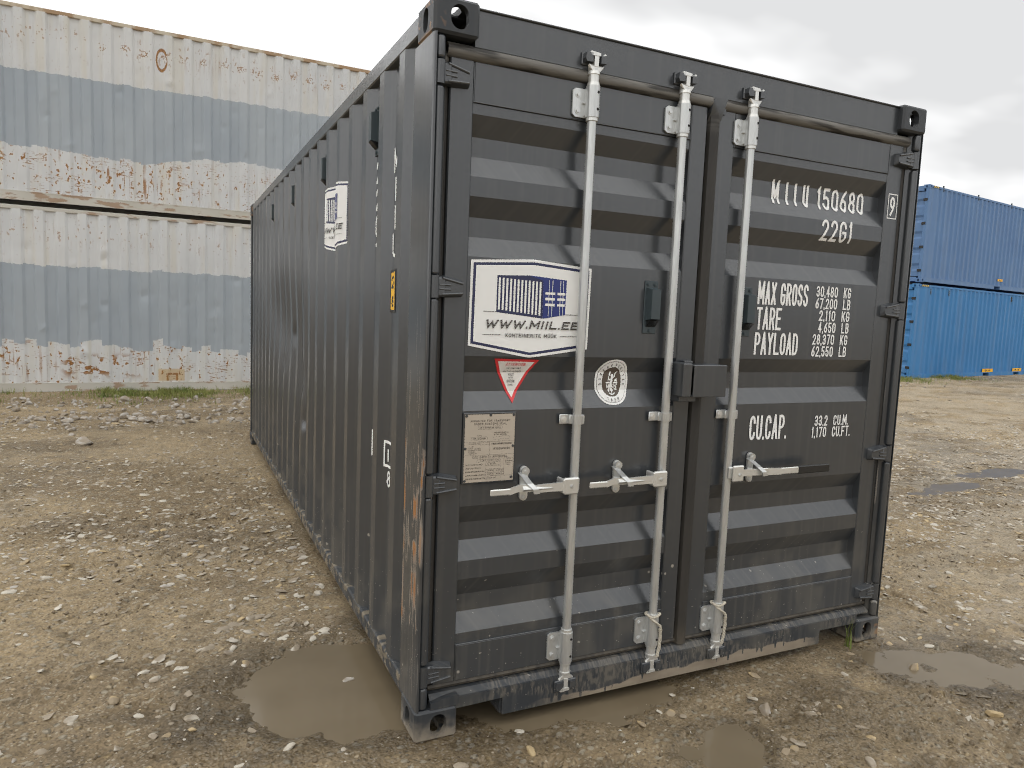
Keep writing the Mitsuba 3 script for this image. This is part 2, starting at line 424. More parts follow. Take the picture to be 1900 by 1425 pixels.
def ground_z(x, y):
    p = np.stack([x, y, 0 * x], -1)
    z = 0.030 * (meshkit.fbm(p * [0.9, 1.3, 1], 3, 1) - 0.5) + 0.034 * (meshkit.fbm(p * [5, 6.5, 1], 4, 5) - 0.5)
    rough = np.clip((meshkit.fbm(p * [1.6, 1.6, 1], 2, 21) - 0.35) * 3, 0.15, 1)
    fine = np.abs(meshkit.fbm(p * [22, 26, 1], 3, 11) - 0.5)
    z += rough * (0.034 * (0.25 - fine))
    z -= rough * 0.018 * np.clip((meshkit.fbm(p * [13, 11, 1], 3, 31) - 0.60) * 6, 0, 1)
    inside = np.clip(1 - np.maximum(np.maximum(-x, x - 2.44), np.maximum(-y, y - 6.06)) / 0.18, 0, 1)
    z = z * (1 - 0.55 * inside) - 0.004 * inside
    shore = meshkit.fbm(p * [9, 11, 1], 3, 61)
    for cx, cy, rx, ry, a, dep, lev in PUDDLES:
        u, v = (x - cx) * math.cos(a) + (y - cy) * math.sin(a), -(x - cx) * math.sin(a) + (y - cy) * math.cos(a)
        r2 = (u / rx) ** 2 + (v / ry) ** 2
        k = np.clip(1.25 - r2, 0, 1)
        z -= .72 * dep * k - 0.004 * np.exp(-((r2 - 1.5) / 0.5) ** 2) - np.exp(-((r2 - 1.0) / 0.55) ** 2) * (0.026 * (shore - 0.47))
    # tyre-rutted, stony strip out to the right
    z += 0.03 * np.exp(-((y - 6.2 - 0.1 * x) / 0.5) ** 2) * (meshkit.fbm(p * [3, 9, 1], 3, 8) - 0.4) * np.clip((x - 3) / 2, 0, 1)
    # the bank the grey containers stand behind
    z += 0.05 * np.exp(-((y - 8.4 + 0.12 * x) / 0.55) ** 2) * meshkit.fbm(p * [1.7, 3, 1], 3, 18) * np.clip((2.6 - x) / 1.5, 0, 1)
    return z


def spaced(lo, hi, a, b, step, grow):
    mid = list(np.arange(a, b, step))
    up, s = [mid[-1]], step
    while up[-1] < hi:
        s *= grow
        up.append(up[-1] + s)
    dn, s = [mid[0]], step
    while dn[-1] > lo:
        s *= grow
        dn.append(dn[-1] - s)
    return np.array(dn[:0:-1] + mid + up[1:])


gx, gy = spaced(-300, 400, -1.9, 3.0, 0.011, 1.022), spaced(-60, 500, -1.05, 1.6, 0.011, 1.016)
put('ground', grid(gx, gy, lambda U, V: np.stack([U, V, ground_z(U, V)], -1)), 'm_ground', smooth=True)
labels['ground'] = {'label': 'wet brown gravelly mud yard under the containers', 'category': 'ground', 'kind': 'structure'}
PUDDLE_LABELS = ['muddy brown puddle beside the left side of the dark container', 'thin brown puddle along the front sill of the dark container', 'small puddle at the bottom edge reflecting a lock rod',
                 'pale sky-reflecting puddle right of the dark container', 'wet streak of water at the right edge of the yard', 'grey puddle far out on the right', 'narrow grey puddle out on the yard right of the dark container']
for (cx, cy, rx, ry, a, dep, lev), lab in zip(PUDDLES, PUDDLE_LABELS):
    t = np.linspace(0, 2 * np.pi, 49)[:-1]
    q = np.stack([1.18 * rx * np.cos(t), 1.18 * ry * np.sin(t)], 1)
    q = np.stack([cx + q[:, 0] * math.cos(a) - q[:, 1] * math.sin(a), cy + q[:, 0] * math.sin(a) + q[:, 1] * math.cos(a)], 1)
    v = np.vstack([[[cx, cy, lev]], np.c_[q, np.full(48, lev)]])
    f = np.array([[0, i + 1, (i + 1) % 48 + 1] for i in range(48)])
    k = put('puddle', trimesh.Trimesh(v, f, process=False), 'm_water', smooth=False)
    labels[k] = {'label': lab, 'category': 'puddle', 'kind': 'structure'}

# ------------------------------------------------------------------ the dark container
W, L, H = 2.438, 6.058, 2.591
SC = thing('shipping_container', 'dark grey steel shipping container with three galvanised lock rods, nearest in the yard', 'shipping container')


def P(part, mesh, m='m_paint', smooth=35, label=None, color=None):
    return put(SC + '__' + part, mesh, m, smooth, label, color)


def stadium(cx, cy, w, h):
    r = min(w, h) / 2
    d = abs(h - w) / 2
    ln = LineString([(cx, cy - d), (cx, cy + d)] if h > w else [(cx - d, cy), (cx + d, cy)])
    return ln.buffer(r, quad_segs=8)


def manp(poly, axis, a, b):
    m = prism(poly, axis, a, b)
    m.merge_vertices()
    m.fix_normals()
    return m3.Manifold(m3.Mesh(np.asarray(m.vertices, np.float32), np.asarray(m.faces, np.uint32)))


def casting_manifold():
    """ISO corner casting, outer faces at x=0, y=0 and z=0"""
    b = cb(0, .162, 0, .178, 0, .118, c=.009)
    b -= cb(.026, .150, .026, .166, .024, .108, c=.004)
    b -= manp(stadium(.090, .059, .063, .079), 'y', -.02, .05)
    b -= manp(stadium(.090, .059, .051, .079), 'x', -.02, .05)
    b -= manp(stadium(.081, .089, .064, .124), 'z', -.02, .05)
    return b


CAST = casting_manifold()
for ix in (0, 1):
    for iy in (0, 1):
        for iz in (0, 1):
            c = CAST.scale([1 - 2 * ix, 1 - 2 * iy, 1 - 2 * iz]).translate([ix * W, iy * L, iz * H])
            lab = {(0, 0, 0): 'mud smeared front left bottom corner casting', (1, 0, 0): 'front right bottom corner casting with rust on its corner', (0, 0, 1): 'front left top corner casting with rust on its side'}.get((ix, iy, iz))
            P('corner_casting', c, 'm_casting', 30, lab)

# corner posts (front ones with the hinge groove), header, sill, rails
post_poly = Polygon([(0.004, 0.016), (0.008, 0.006), (0.014, 0.003), (0.014, 0.012), (0.058, 0.048), (0.058, 0.235), (0.038, 0.235), (0.008, 0.222), (0.004, 0.21)])
for s in (0, 1):
    pp = post_poly if not s else affinity.scale(post_poly, -1, 1, origin=(W / 2, 0))
    P('corner_post', prism(pp, 'z', .116, H - .116), 'm_post', 30, 'scraped and rusty front left corner post' if not s else None)
    # the rolled hinge channel in front of the post: lengths between the hinge knuckles
    hz = [(0.118, 0.204), (0.286, 0.908), (0.988, 1.606), (1.684, 2.310), (2.394, 2.472)]
    for a, b in hz:
        x0 = 0.0315 if not s else W - 0.0315
        P('hinge_channel', cat(cb(x0 - .0165, x0 + .0165, .004, .040, a, b, c=.010)), 'm_paint', 50)
    P('corner_post', box(*((.004, .07) if not s else (W - .07, W - .004)), L - .07, L - .004, .116, H - .116), 'm_paint')
P('door_header', cat(prism([(.030, 2.458), (.036, 2.452), (.10, 2.452), (.10, 2.578), (.030, 2.578)], 'x', .158, W - .158), cb(.158, W - .158, .022, .12, 2.5785, 2.5845, c=.002)), 'm_paint', 30)
P('top_side_rail', prism([(.006, 2.520), (.012, 2.516), (.060, 2.516), (.060, 2.582), (.010, 2.582), (.006, 2.578)], 'y', .175, L - .175), 'm_paint', 30)
P('top_side_rail', prism([(W - .060, 2.516), (W - .006, 2.520), (W - .006, 2.580), (W - .060, 2.582)], 'y', .175, L - .175), 'm_paint', 30)
for s in (0, 1):
    q = [(.004, .108), (.010, .104), (.055, .100), (.055, .096), (.006, .098), (.001, .104), (.004, .158), (.012, .164), (.060, .1655), (.060, .158), (.010, .156)]
    q = [(.005, .100), (.060, .097), (.060, .166), (.012, .1625), (.005, .156)]
    P('bottom_side_rail', prism(q if not s else [(W - a, b) for a, b in q], 'y', .175, L - .175), 'm_sill', 30)
P('end_rail', cat(cb(.158, W - .158, L - .09, L - .012, 2.47, 2.58), cb(.158, W - .158, L - .09, L - .012, .02, .16)), 'm_paint')
sill_face = Polygon([(.158, .100), (.352, .104), (.352, .036), (2.030, .036), (2.030, .102), (W - .158, .100), (W - .158, .142), (.158, .142)])
P('door_sill', cat(prism(sill_face, 'y', .012, .022), prism([(.0222, .1365), (.0222, .142), (.040, .160), (.10, .166), (.10, .158), (.044, .153)], 'x', .062, W - .062),
                   cb(.345, .352, .0222, .12, .036, .104, c=.001), cb(2.030, 2.037, .0222, .12, .036, .102, c=.001), cb(.158, .352, .0222, .10, .100, .106, c=.001), cb(2.030, W - .158, .0222, .10, .098, .104, c=.001),
                   prism([(.06, .118), (.165, .118), (.172, .150), (.165, .158), (.06, .142)], 'y', .004, .030)), 'm_sill', 30, 'door sill smeared with dried mud along its lower edge')
P('floor', box(.06, W - .06, .12, L - .05, .105, .160), 'm_sill')
P('roof', box(.055, W - .055, .09, L - .06, 2.560, 2.572), 'm_paint')

# corrugated side wall
PITCH, Y0, SLOPE, FLAT = 0.2855, 0.350, 0.072, 0.070
prof = [(.215, .030), (.285, .036)]
k = 0
while Y0 + k * PITCH + FLAT < L - .10:
    y = Y0 + k * PITCH
    prof += [(y, .008), (y + FLAT, .008), (y + FLAT + SLOPE, .040), (y + PITCH - SLOPE, .040)]
    k += 1
prof = prof[:-1] + [(L - .05, .040)]
PY, PX = np.array([a for a, b in prof]), np.array([b for a, b in prof])
DENTS = [(2.85, 1.25, .45, .45, .020), (3.55, 1.40, .50, .36, .024), (4.2, 1.5, .5, .3, .012), (2.62, .78, .05, .05, .02), (3.12, 1.33, .06, .05, .022), (3.6, 1.10, .07, .06, .025), (2.72, 1.06, .08, .10, .02)]


def side_x(y, z):
    x = np.interp(y, PY, PX)
    d = 0
    for cy, cz, sy, sz, a in DENTS:
        d = d + a * np.exp(-((y - cy) / sy) ** 2 - ((z - cz) / sz) ** 2)
    wob = 0.004 * (meshkit.fbm(np.stack([y * 1.2, z * 1.5, 0 * y], -1), 2, 4) - 0.5)
    return x + (d + wob) * np.clip((z - .18) / .25, 0, 1) * np.clip((2.50 - z) / .25, 0, 1)


ys = np.unique(np.concatenate([np.linspace(a, b, 4)[:-1] for a, b in zip(PY[:-1], PY[1:])] + [[PY[-1]]]))
P('side_wall', grid(ys, np.linspace(.155, 2.53, 90), lambda U, V: np.stack([side_x(U, V), U, V], -1)), 'm_paint', 22, 'corrugated left side wall with a broad dent')
P('side_wall', grid(PY, [.155, 2.53], lambda U, V: np.stack([W - np.interp(U, PY, PX), U, V], -1)), 'm_paint', 22)
ex = np.arange(.07, W - .07, .036)
P('end_wall', grid(ex, [.15, 2.53], lambda U, V: np.stack([U, L - .02 - .03 * (np.floor(U / .072) % 2), V], -1)), 'm_paint', False)

# doors
front, deep = .050, .086
zz = [(.325, 0), (.366, 0), (.451, 1), (.517, 1), (.574, 0), (.644, 0), (.725, 1), (.792, 1), (.851, 0), (1.205, 0), (1.277, 1), (1.346, 1), (1.405, 0), (1.759, 0), (1.826, 1), (1.894, 1), (1.968, 0), (2.036, 0), (2.101, 1), (2.168, 1), (2.247, 0), (2.282, 0)]
DZ = np.array([1.5726 + (z - 1.5726) * ((1.0108 if d else 0.996)) for z, d in zz])
DY = np.array([deep if d else front for z, d in zz])


def door_y(x, z, off):
    y = np.interp(z, DZ, DY)
    return np.stack([x, y - off * 1.25, z], -1)


def stile_y(yv):
    return lambda x, z, off: np.stack([x, 0 * x + yv - off, z], -1)


def panel_mesh(x0, x1, seed):
    zs = np.unique(np.concatenate([np.linspace(a, b, 4)[:-1] for a, b in zip(DZ[:-1], DZ[1:])] + [[DZ[-1]]]))

    def fn(U, V):
        y = np.interp(V, DZ, DY) + .0016 * (meshkit.fbm(np.stack([U * 3, V * 3, 0 * U + seed], -1), 3, 2) - .5)
        return np.stack([U, y, V], -1)
    m = grid(np.linspace(x0, x1, 30), zs, fn)
    m.faces = m.faces[:, ::-1]
    return m


HINGE_Z = [.245, .948, 1.645, 2.352]


def hinge(door, s, zc):
    sg, ox = (1, 0.0) if not s else (-1, W)
    X = lambda a: ox + sg * a
    tone = RS(int(zc * 100) + s).uniform(-.004, .004)
    pl = [(.046, .034), (.075, .040), (.142, .026), (.147, .020), (.147, -.026), (.142, -.032), (.085, -.036), (.046, -.034)]
    hp = [(X(a), .044, zc + b) for a, b in pl] + [(X(a + (.004 if a < .1 else -.007)), .014 + .08 * max(a - .05, 0), zc + b * .80) for a, b in pl]
    parts = [cyl((X(.0315), .0215, zc - .038), (X(.0315), .0215, zc + .038), .0185, n=24), hullm(hp),
             cb(*sorted((X(.03), X(.075))), .012, .036, zc - .034, zc + .034, c=.006)]
    for dz0, dz1 in ((.030, .014), (-.026, -.020)):
        v = [(X(.06), .010, zc + dz0), (X(.138), .017, zc + dz1)]
        parts.append(tube(np.linspace(*[np.array(q) for q in v], 5) + [0, .004, 0], .0050, 8))
    for dz0 in (.007, -.008):
        parts.append(tube(np.linspace([X(.05), .013, zc + dz0], [X(.092), .0165, zc + dz0], 5), .0036, 8))
    P(door + '__hinge', cat(*parts), 'm_paint', 40)
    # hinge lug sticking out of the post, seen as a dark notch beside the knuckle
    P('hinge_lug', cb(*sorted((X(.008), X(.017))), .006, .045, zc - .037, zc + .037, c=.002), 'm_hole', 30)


def bolt(x, y, z, r=.0075, t=.006):
    return cat(cyl((x, y, z), (x, y - t, z), r, r * .92, 6), cyl((x, y, z), (x, y - t * .35, z), r * 1.45, n=14))


for s in (0, 1):
    door = ['door', 'door_001'][s]
    xl = (.077, .165, 1.100, 1.180) if not s else (1.236, 1.326, 2.262, 2.356)
    lab = 'left door leaf with the company sticker' if not s else 'right door leaf with the white weight lettering'
    P(door, cat(cb(xl[0], xl[1], .045, .092, .186, 2.420, c=.004), cb(xl[2], xl[3], .045, .092, .186, 2.420, c=.004), cb(xl[1] + .001, xl[2] - .001, .046, .090, 2.282, 2.418, c=.003),
                cb(xl[1] + .001, xl[2] - .001, .0455, .090, .188, .327, c=.003)), 'm_paint', 30, lab)
    labels.setdefault(SC + '__' + door, {})['label'] = lab
    P(door + '__panel', panel_mesh(xl[1] - .002, xl[2] + .002, s * 7.0), 'm_paint', 22)
    # weld seams round the panel
    for ln, rr in (([(xl[1], .0455, 2.2825), ((xl[1] + xl[2]) / 2, .0455, 2.2815), (xl[2], .0455, 2.2825)], .0022), ([(xl[1], .0475, .3285), (xl[2], .0475, .3285)], .0030), ([(xl[1], .0445, .33), (xl[1], .0445, .19)], .0018),
                   ([(xl[1], .0445, 2.28), (xl[1], .0445, 2.41)], .0018), ([(xl[2], .0445, 2.28), (xl[2], .0445, 2.41)], .0018)):
        P(door + '__weld_seam', tube(ln, rr, 6), 'm_paint', 40)
    # gaskets
    gx0, gx1 = (.050, .0765) if not s else (2.3565, 2.386)
    P(door + '__gasket', cat(cb(gx0, gx1, .052, .075, .19, 2.43, c=.006), cb(gx0 + .004, gx1 - .008, .046, .06, .19, 2.43, c=.005)), 'm_rubber', 40)
    for zc in HINGE_Z:
        hinge(door, s, zc)
# round rubber gasket along the top, centre lip and bottom strip
xs = np.linspace(.062, W - .062, 60)
P('top_gasket', cat(tube(np.stack([xs, 0 * xs + .048, 0 * xs + 2.4395], 1), .0235, 16)), 'm_rubber', True, 'round dirty rubber gasket above the doors')
zs = np.linspace(.17, 2.40, 60)
cen = LineString([(1.184, .060), (1.189, .036), (1.2, .030), (1.215, .024), (1.230, .030), (1.2345, .042), (1.2345, .060)])
P('centre_gasket', prism(Polygon(cen), 'z', .165, 2.398), 'm_rubber', 30)
P('gasket_corner', cat(prism(Polygon([(1.184, .03), (1.2345, .03), (1.262, .034), (1.262, .06), (1.184, .06)]), 'z', 2.398, 2.46),
                       hullm([(1.184, .03, 2.40), (1.262, .034, 2.44), (1.2345, .028, 2.37), (1.184, .06, 2.35), (1.262, .06, 2.44), (1.2345, .06, 2.36), (1.19, .022, 2.455), (1.258, .022, 2.455)])), 'm_paint', 30)
P('bottom_gasket', cat(cb(.064, 1.182, .050, .075, .166, .1855, c=.004), cb(1.237, W - .064, .050, .075, .166, .1855, c=.004), prism([(.046, .178), (.05, .187), (.07, .187), (.07, .170), (.052, .168)], 'x', .062, W - .062)), 'm_rubber', 30)


# lock rods
def loft(pts, r):
    return tube(pts, r, 12)


def hw(rod, part, mesh, m='m_zinc', smooth=40, label=None):
    return P(f'{rod}__{part}', mesh, m, smooth, label)


RODS = [(.622, 0), (1.0375, 1), (1.3875, 2)]
YR = .016
rod_names = []
for x, i in RODS:
    rod = ['lock_rod', 'lock_rod_001', 'lock_rod_002'][i]
    rod_names.append(rod)
    lab = ['lock rod left of the company sticker edge, first from the left', 'middle lock rod beside the door gap', 'right lock rod whose lever has a black grip'][i]
    P(rod, tube(np.stack([x + 0 * np.linspace(0, 1, 12), YR + 0 * np.linspace(0, 1, 12), np.linspace(.15, 2.46, 12)], 1), .0172, 24), 'm_zinc', True, lab)
    for top in (0, 1):
        z0, z1 = (2.288, 2.400) if top else (.200, .322)
        br = [cyl((x, YR, z0), (x, YR, z1), .0262, n=28), cb(x - .024, x + .024, YR + .004, .045, z0 + .004, z1 - .002, c=.006),
              prism(Polygon([(x - .072, z0 + .012), (x - .060, z0 + .002), (x - .015, z0 + .002), (x - .015, z1 - .008), (x - .060, z1 - .008), (x - .072, z1 - .016)]), 'y', .036, .0435),
              cb(x - .034, x - .014, .028, .040, z0 + .05, z0 + .056, c=.001), cb(x + .02, x + .034, .028, .0445, z0 + .02, z1 - .03, c=.004)]
        hw(rod, 'bracket', cat(*br))
        for zb in (z0 + .024, z1 - .030):
            hw(rod, 'bolt', bolt(x - .050, .036, zb, .0085), 'm_zinc')
        for zb in (z0 + .028, z1 - .024):
            hw(rod, 'bolt_hole', cyl((x + .008, YR - .0235, zb), (x + .008, YR - .0258, zb), .0052, n=10), 'm_hole')
        sg = 1 if top else -1
        ze = z1 if top else z0
        zz_ = lambda a: ze + sg * a
        hw(rod, 'bearing', cat(cyl((x, YR, zz_(-.001)), (x, YR, zz_(.012)), .0245, .022, 24), cyl((x, YR, zz_(.012)), (x, YR, zz_(.042)), .0195, n=24), cyl((x, YR, zz_(.040)), (x, YR, zz_(.052)), .0235, .0215, 24)), 'm_white_metal', 40)
        hw(rod, 'collar', cat(cyl((x, YR, z0 if top else z1), (x, YR, (z0 - .012) if top else (z1 + .012)), .0225, n=24)), 'm_white_metal', 40)
        # forged cam: stem, cross claws and head
        cam = [hullm([(x + a, YR + b, zz_(c)) for a in (-.016, .016) for b in (-.016, .014) for c in (.050, .066)] + [(x - .030, YR - .004, zz_(.068)), (x + .036, YR - .004, zz_(.066)), (x - .028, YR - .01, zz_(.074)), (x + .038, YR - .006, zz_(.073))]),
               hullm([(x + a, YR + b, zz_(c)) for a in (-.010, .008) for b in (-.018, .014) for c in (.066, .108)]),
               hullm([(x + a, YR + b, zz_(c)) for a, c in ((-.030, .112), (-.022, .102), (.014, .104), (.014, .114), (-.026, .117)) for b in (-.02, .010)]),
               hullm([(x + a, YR + b, zz_(c)) for a, c in ((.030, .100), (.042, .112), (.036, .117), (.024, .104)) for b in (-.014, .004)])]
        hw(rod, 'cam', cat(*cam), 'm_white_metal', 25)
        yk = .028 if top else .010
        kp = [hullm([(x + a, b, zz_(c)) for a, c in ((-.042, .078), (-.048, .090), (-.044, .110), (-.018, .112), (-.016, .080)) for b in (-.004, yk)]),
              hullm([(x + a, b, zz_(c)) for a, c in ((.016, .078), (.040, .080), (.045, .094), (.038, .108), (.016, .104)) for b in (-.006, yk)]), cb(x - .05, x + .048, yk - .008, yk + .003, min(zz_(.072), zz_(.118)), max(zz_(.072), zz_(.118)), c=.003)]
        hw(rod, 'cam_keeper', cat(*kp), 'm_paint', 30)
    # middle guide strap
    zg = 1.168
    hw(rod, 'guide_strap', cat(cyl((x, YR, zg - .017), (x, YR, zg + .017), .0215, n=24), cb(x - .066, x - .012, .034, .0405, zg - .019, zg + .019, c=.003), cb(x - .03, x - .014, .02, .038, zg - .018, zg + .018, c=.003), cb(x + .012, x + .032, .010, .046, zg - .019, zg + .019, c=.003)))
    hw(rod, 'bolt', bolt(x - .048, .034, zg, .0085), 'm_white_metal')
    hw(rod, 'bolt_hole', cyl((x + .016, .0105, zg), (x + .016, .0085, zg), .005, n=10), 'm_hole')
    # lever with its hub
    right = i == 2
    sg = 1 if right else -1
    zh = [.918, .918, .915][i]
    if not right:
        ln = [.373, .372][i]
        bars = [cb(x - ln, x - ln + .082, -.034, -.026, zh - .012, zh + .012, c=.004),
                hullm([(x - ln + .078, yy, zh + q) for yy in (-.034, -.026) for q in (-.012, .012)] + [(x - ln + .115, yy, zh + q) for yy in (-.030, -.020) for q in (-.003, .020)]),
                hullm([(x - ln + .112, yy, zh + q) for yy in (-.030, -.022) for q in (-.004, .022)] + [(x - ln + .20, yy, zh + q) for yy in (-.026, -.016) for q in (-.010, .014)]),
                hullm([(x - ln + .198, yy, zh + q) for yy in (-.026, -.016) for q in (-.013, .016)] + [(x - .055, yy, zh + q) for yy in (-.022, -.012) for q in (-.015, .018)]),
                hullm([(x - ln + .13, -.040, zh + .006), (x - ln + .26, -.030, zh + .002), (x - ln + .13, -.028, zh - .006), (x - ln + .13, -.028, zh + .018), (x - ln + .26, -.026, zh - .002)])]
        hub = [cb(x - .066, x - .002, -.030, -.012, zh - .030, zh + .034, c=.005), cb(x - .070, x - .058, -.028, .030, zh - .026, zh + .030, c=.004), cb(x - .012, x + .012, -.010, .016, zh - .024, zh + .028, c=.004)]
        hw(rod, 'lever', cat(*bars), 'm_white_metal', 30)
        hw(rod, 'lever_hub', cat(*hub), 'm_white_metal', 30)
        hw(rod, 'bolt', bolt(x - .034, -.030, zh + .002, .006, .005), 'm_zinc')
        xc = x - .205
    else:
        bars = [hullm([(x + .055, yy, zh + q) for yy in (-.020, -.012) for q in (-.012, .016)] + [(x + .12, yy, zh + q) for yy in (-.020, -.012) for q in (-.013, .016)]),
                cb(x + .119, x + .20, -.022, -.013, zh - .015, zh + .016, c=.003),
                hullm([(x + .198, yy, zh + q) for yy in (-.022, -.013) for q in (-.016, .015)] + [(x + .265, yy, zh + q) for yy in (-.034, -.026) for q in (-.014, .014)]), cb(x + .262, x + .37, -.034, -.026, zh - .014, zh + .015, c=.003)]
        hw(rod, 'lever', cat(*bars), 'm_white_metal', 30)
        hw(rod, 'grip', cb(x + .366, x + .560, -.037, -.023, zh - .018, zh + .018, c=.004), 'm_black', 30, 'black rubber grip on the lever')
        hw(rod, 'lever_hub', cat(cb(x - .002, x + .058, -.026, -.012, zh - .034, zh + .036, c=.005), cb(x - .012, x + .012, -.010, .016, zh - .024, zh + .028, c=.004)), 'm_white_metal', 30)
        hw(rod, 'bolt', bolt(x + .034, -.026, zh - .004, .006, .005), 'm_zinc')
        xc = x + .148
    # lever catch bolted to the door
    cp = stadium(xc, zh + .010, .032, .132)
    hw(rod, 'lever_catch', cat(prism(cp, 'y', .036, .046), cb(xc - .014, xc + .014, -.004, .040, zh - .012, zh + .004, c=.004)), 'm_white_metal', 30)
    hk = [(xc - .016, .034, zh + .052), (xc - .014, .010, zh + .044), (xc - .008, -.028, zh + .024), (xc + .012, -.040, zh + .004), (xc + .018, -.040, zh - .014)]
    hasp = [hullm([np.array(a) + [u, w, 0] for a in (p0, p1) for u in (-.012, .013) for w in (0, .006)]) for p0, p1 in zip(hk[:-1], hk[1:])]
    hw(rod, 'lever_hasp', cat(*hasp, cyl((xc, .036, zh + .058), (xc, .024, zh + .058), .016, n=18)), 'm_zinc', 30)
    hw(rod, 'bolt', bolt(xc, .034, zh - .044, .007), 'm_zinc')
    hw(rod, 'bolt', bolt(xc, .026, zh + .058, .007), 'm_zinc')

# lock box over the door gap
P('lock_box', cat(cb(1.060, 1.104, -.058, .046, 1.256, 1.392, c=.004), cb(1.075, 1.16, -.02, .044, 1.232, 1.258, c=.003), cb(1.108, 1.150, .0, .03, 1.388, 1.398, c=.002)), 'm_paint', 30, 'padlock box across the gap between the doors')
P('lock_box__cover', cat(cb(1.107, 1.275, -.066, -.058, 1.256, 1.386, c=.003), cb(1.107, 1.275, -.0575, .02, 1.379, 1.386, c=.002), cb(1.107, 1.275, -.0575, .02, 1.256, 1.263, c=.002), cb(1.268, 1.275, -.0575, .044, 1.2635, 1.3785, c=.002)), 'm_paint', 30)
P('lock_box__hook', tube([(1.276, -.02, 1.30), (1.284, -.025, 1.305), (1.288, -.03, 1.315), (1.289, -.03, 1.325)], .0028, 6), 'm_black', True)


# vents on the doors and the side
def vent2(door, tf):
    pl = cb(-.031, .031, -.004, .002, -.105, .105, c=.002)
    hood = hullm([(a, -.004, c) for a in (-.024, .026) for c in (-.052, .078)] + [(a, -.036, c) for a in (-.018, .024) for c in (-.046, .070)])
    gr = [hullm([(a, b, c) for a in (-.02, .024) for b, c in ((-.034 + .030 * t, -.050 - .030 * t), (-.036 + .030 * t, -.050 - .030 * t), (-.030 + .030 * t, -.0535 - .030 * t), (-.004, -.052 - .030 * t))]) for t in np.linspace(0, .8, 6)]
    bl = [bolt(-.017, -.004, .091, .006), bolt(.016, -.004, .091, .006), bolt(0, -.004, -.093, .006)]
    return tf(cat(pl, hood, *bl)), tf(cat(*gr))


def at(x, y, z, rot=0):
    R = trimesh.transformations.rotation_matrix(rot, [0, 0, 1])
    R[:3, 3] = (x, y, z)

    def f(m):
        m = m.copy()
        m.apply_transform(R)
        return m
    return f


for door, x in (('door', .955), ('door_001', 1.452)):
    a, b = vent2(door, at(x, .0485, 1.608))
    P(door + '__vent', a, 'm_vent', 30)
    P(door + '__vent_grille', b, 'm_black', False)
for y in (.853, 1.978, 3.118, 4.262):
    a, b = vent2('', at(side_x(np.array([y]), np.array([2.33]))[0] - .002, y - .022, 2.325, -math.pi / 2))
    P('side_wall__vent', a, 'm_vent', 30)
    P('side_wall__vent_grille', b, 'm_black', False)


# white lettering on the right door
def letters(key, lines, surf, folds, along, col=WHITE):
    for (s, x0, x1, z0, h, st, gp) in lines:
        drape([(text2d(s, x1 - x0, h, st, gap=gp, x=x0, y=z0), col)], surf, folds, along, key, 'm_decal')


letters(SC + '__door_001__lettering', [('M I I U', 1.587, 1.806, 2.084, .098, .0125, .30), ('150680', 1.858, 2.160, 2.084, .098, .0120, .28), ('22G1', 1.866, 2.064, 1.944, .094, .0120, .28),
        ('MAX GROSS', 1.518, 1.817, 1.644, .098, .0110, .14), ('TARE', 1.519, 1.665, 1.534, .098, .0110, .14), ('PAYLOAD', 1.518, 1.776, 1.424, .098, .0110, .14),
        ('30,480  KG', 1.866, 2.088, 1.692, .048, .0067, .24), ('67,200  LB', 1.866, 2.090, 1.638, .048, .0067, .24), ('2,110  KG', 1.894, 2.091, 1.583, .048, .0067, .24), ('4,650  LB', 1.895, 2.092, 1.529, .048, .0067, .24),
        ('28,370  KG', 1.865, 2.090, 1.474, .048, .0067, .24), ('62,550  LB', 1.864, 2.088, 1.419, .048, .0067, .24), ('CU.CAP.', 1.526, 1.747, 1.044, .110, .0115, .16), ('33.2  CU.M.', 1.922, 2.142, 1.095, .049, .0067, .24), ('1,170  CU.FT.', 1.908, 2.160, 1.041, .049, .0067, .24)], door_y, DZ, 1)
nine = text2d('9', .034, .088, .0105, x=2.291, y=2.091)
frame9 = sbox(2.277, 2.077, 2.342, 2.193).difference(sbox(2.2815, 2.0815, 2.3375, 2.1885))
drape([(unary_union([nine, frame9]), WHITE)], stile_y(.045), [], 1, SC + '__door_001__check_digit')


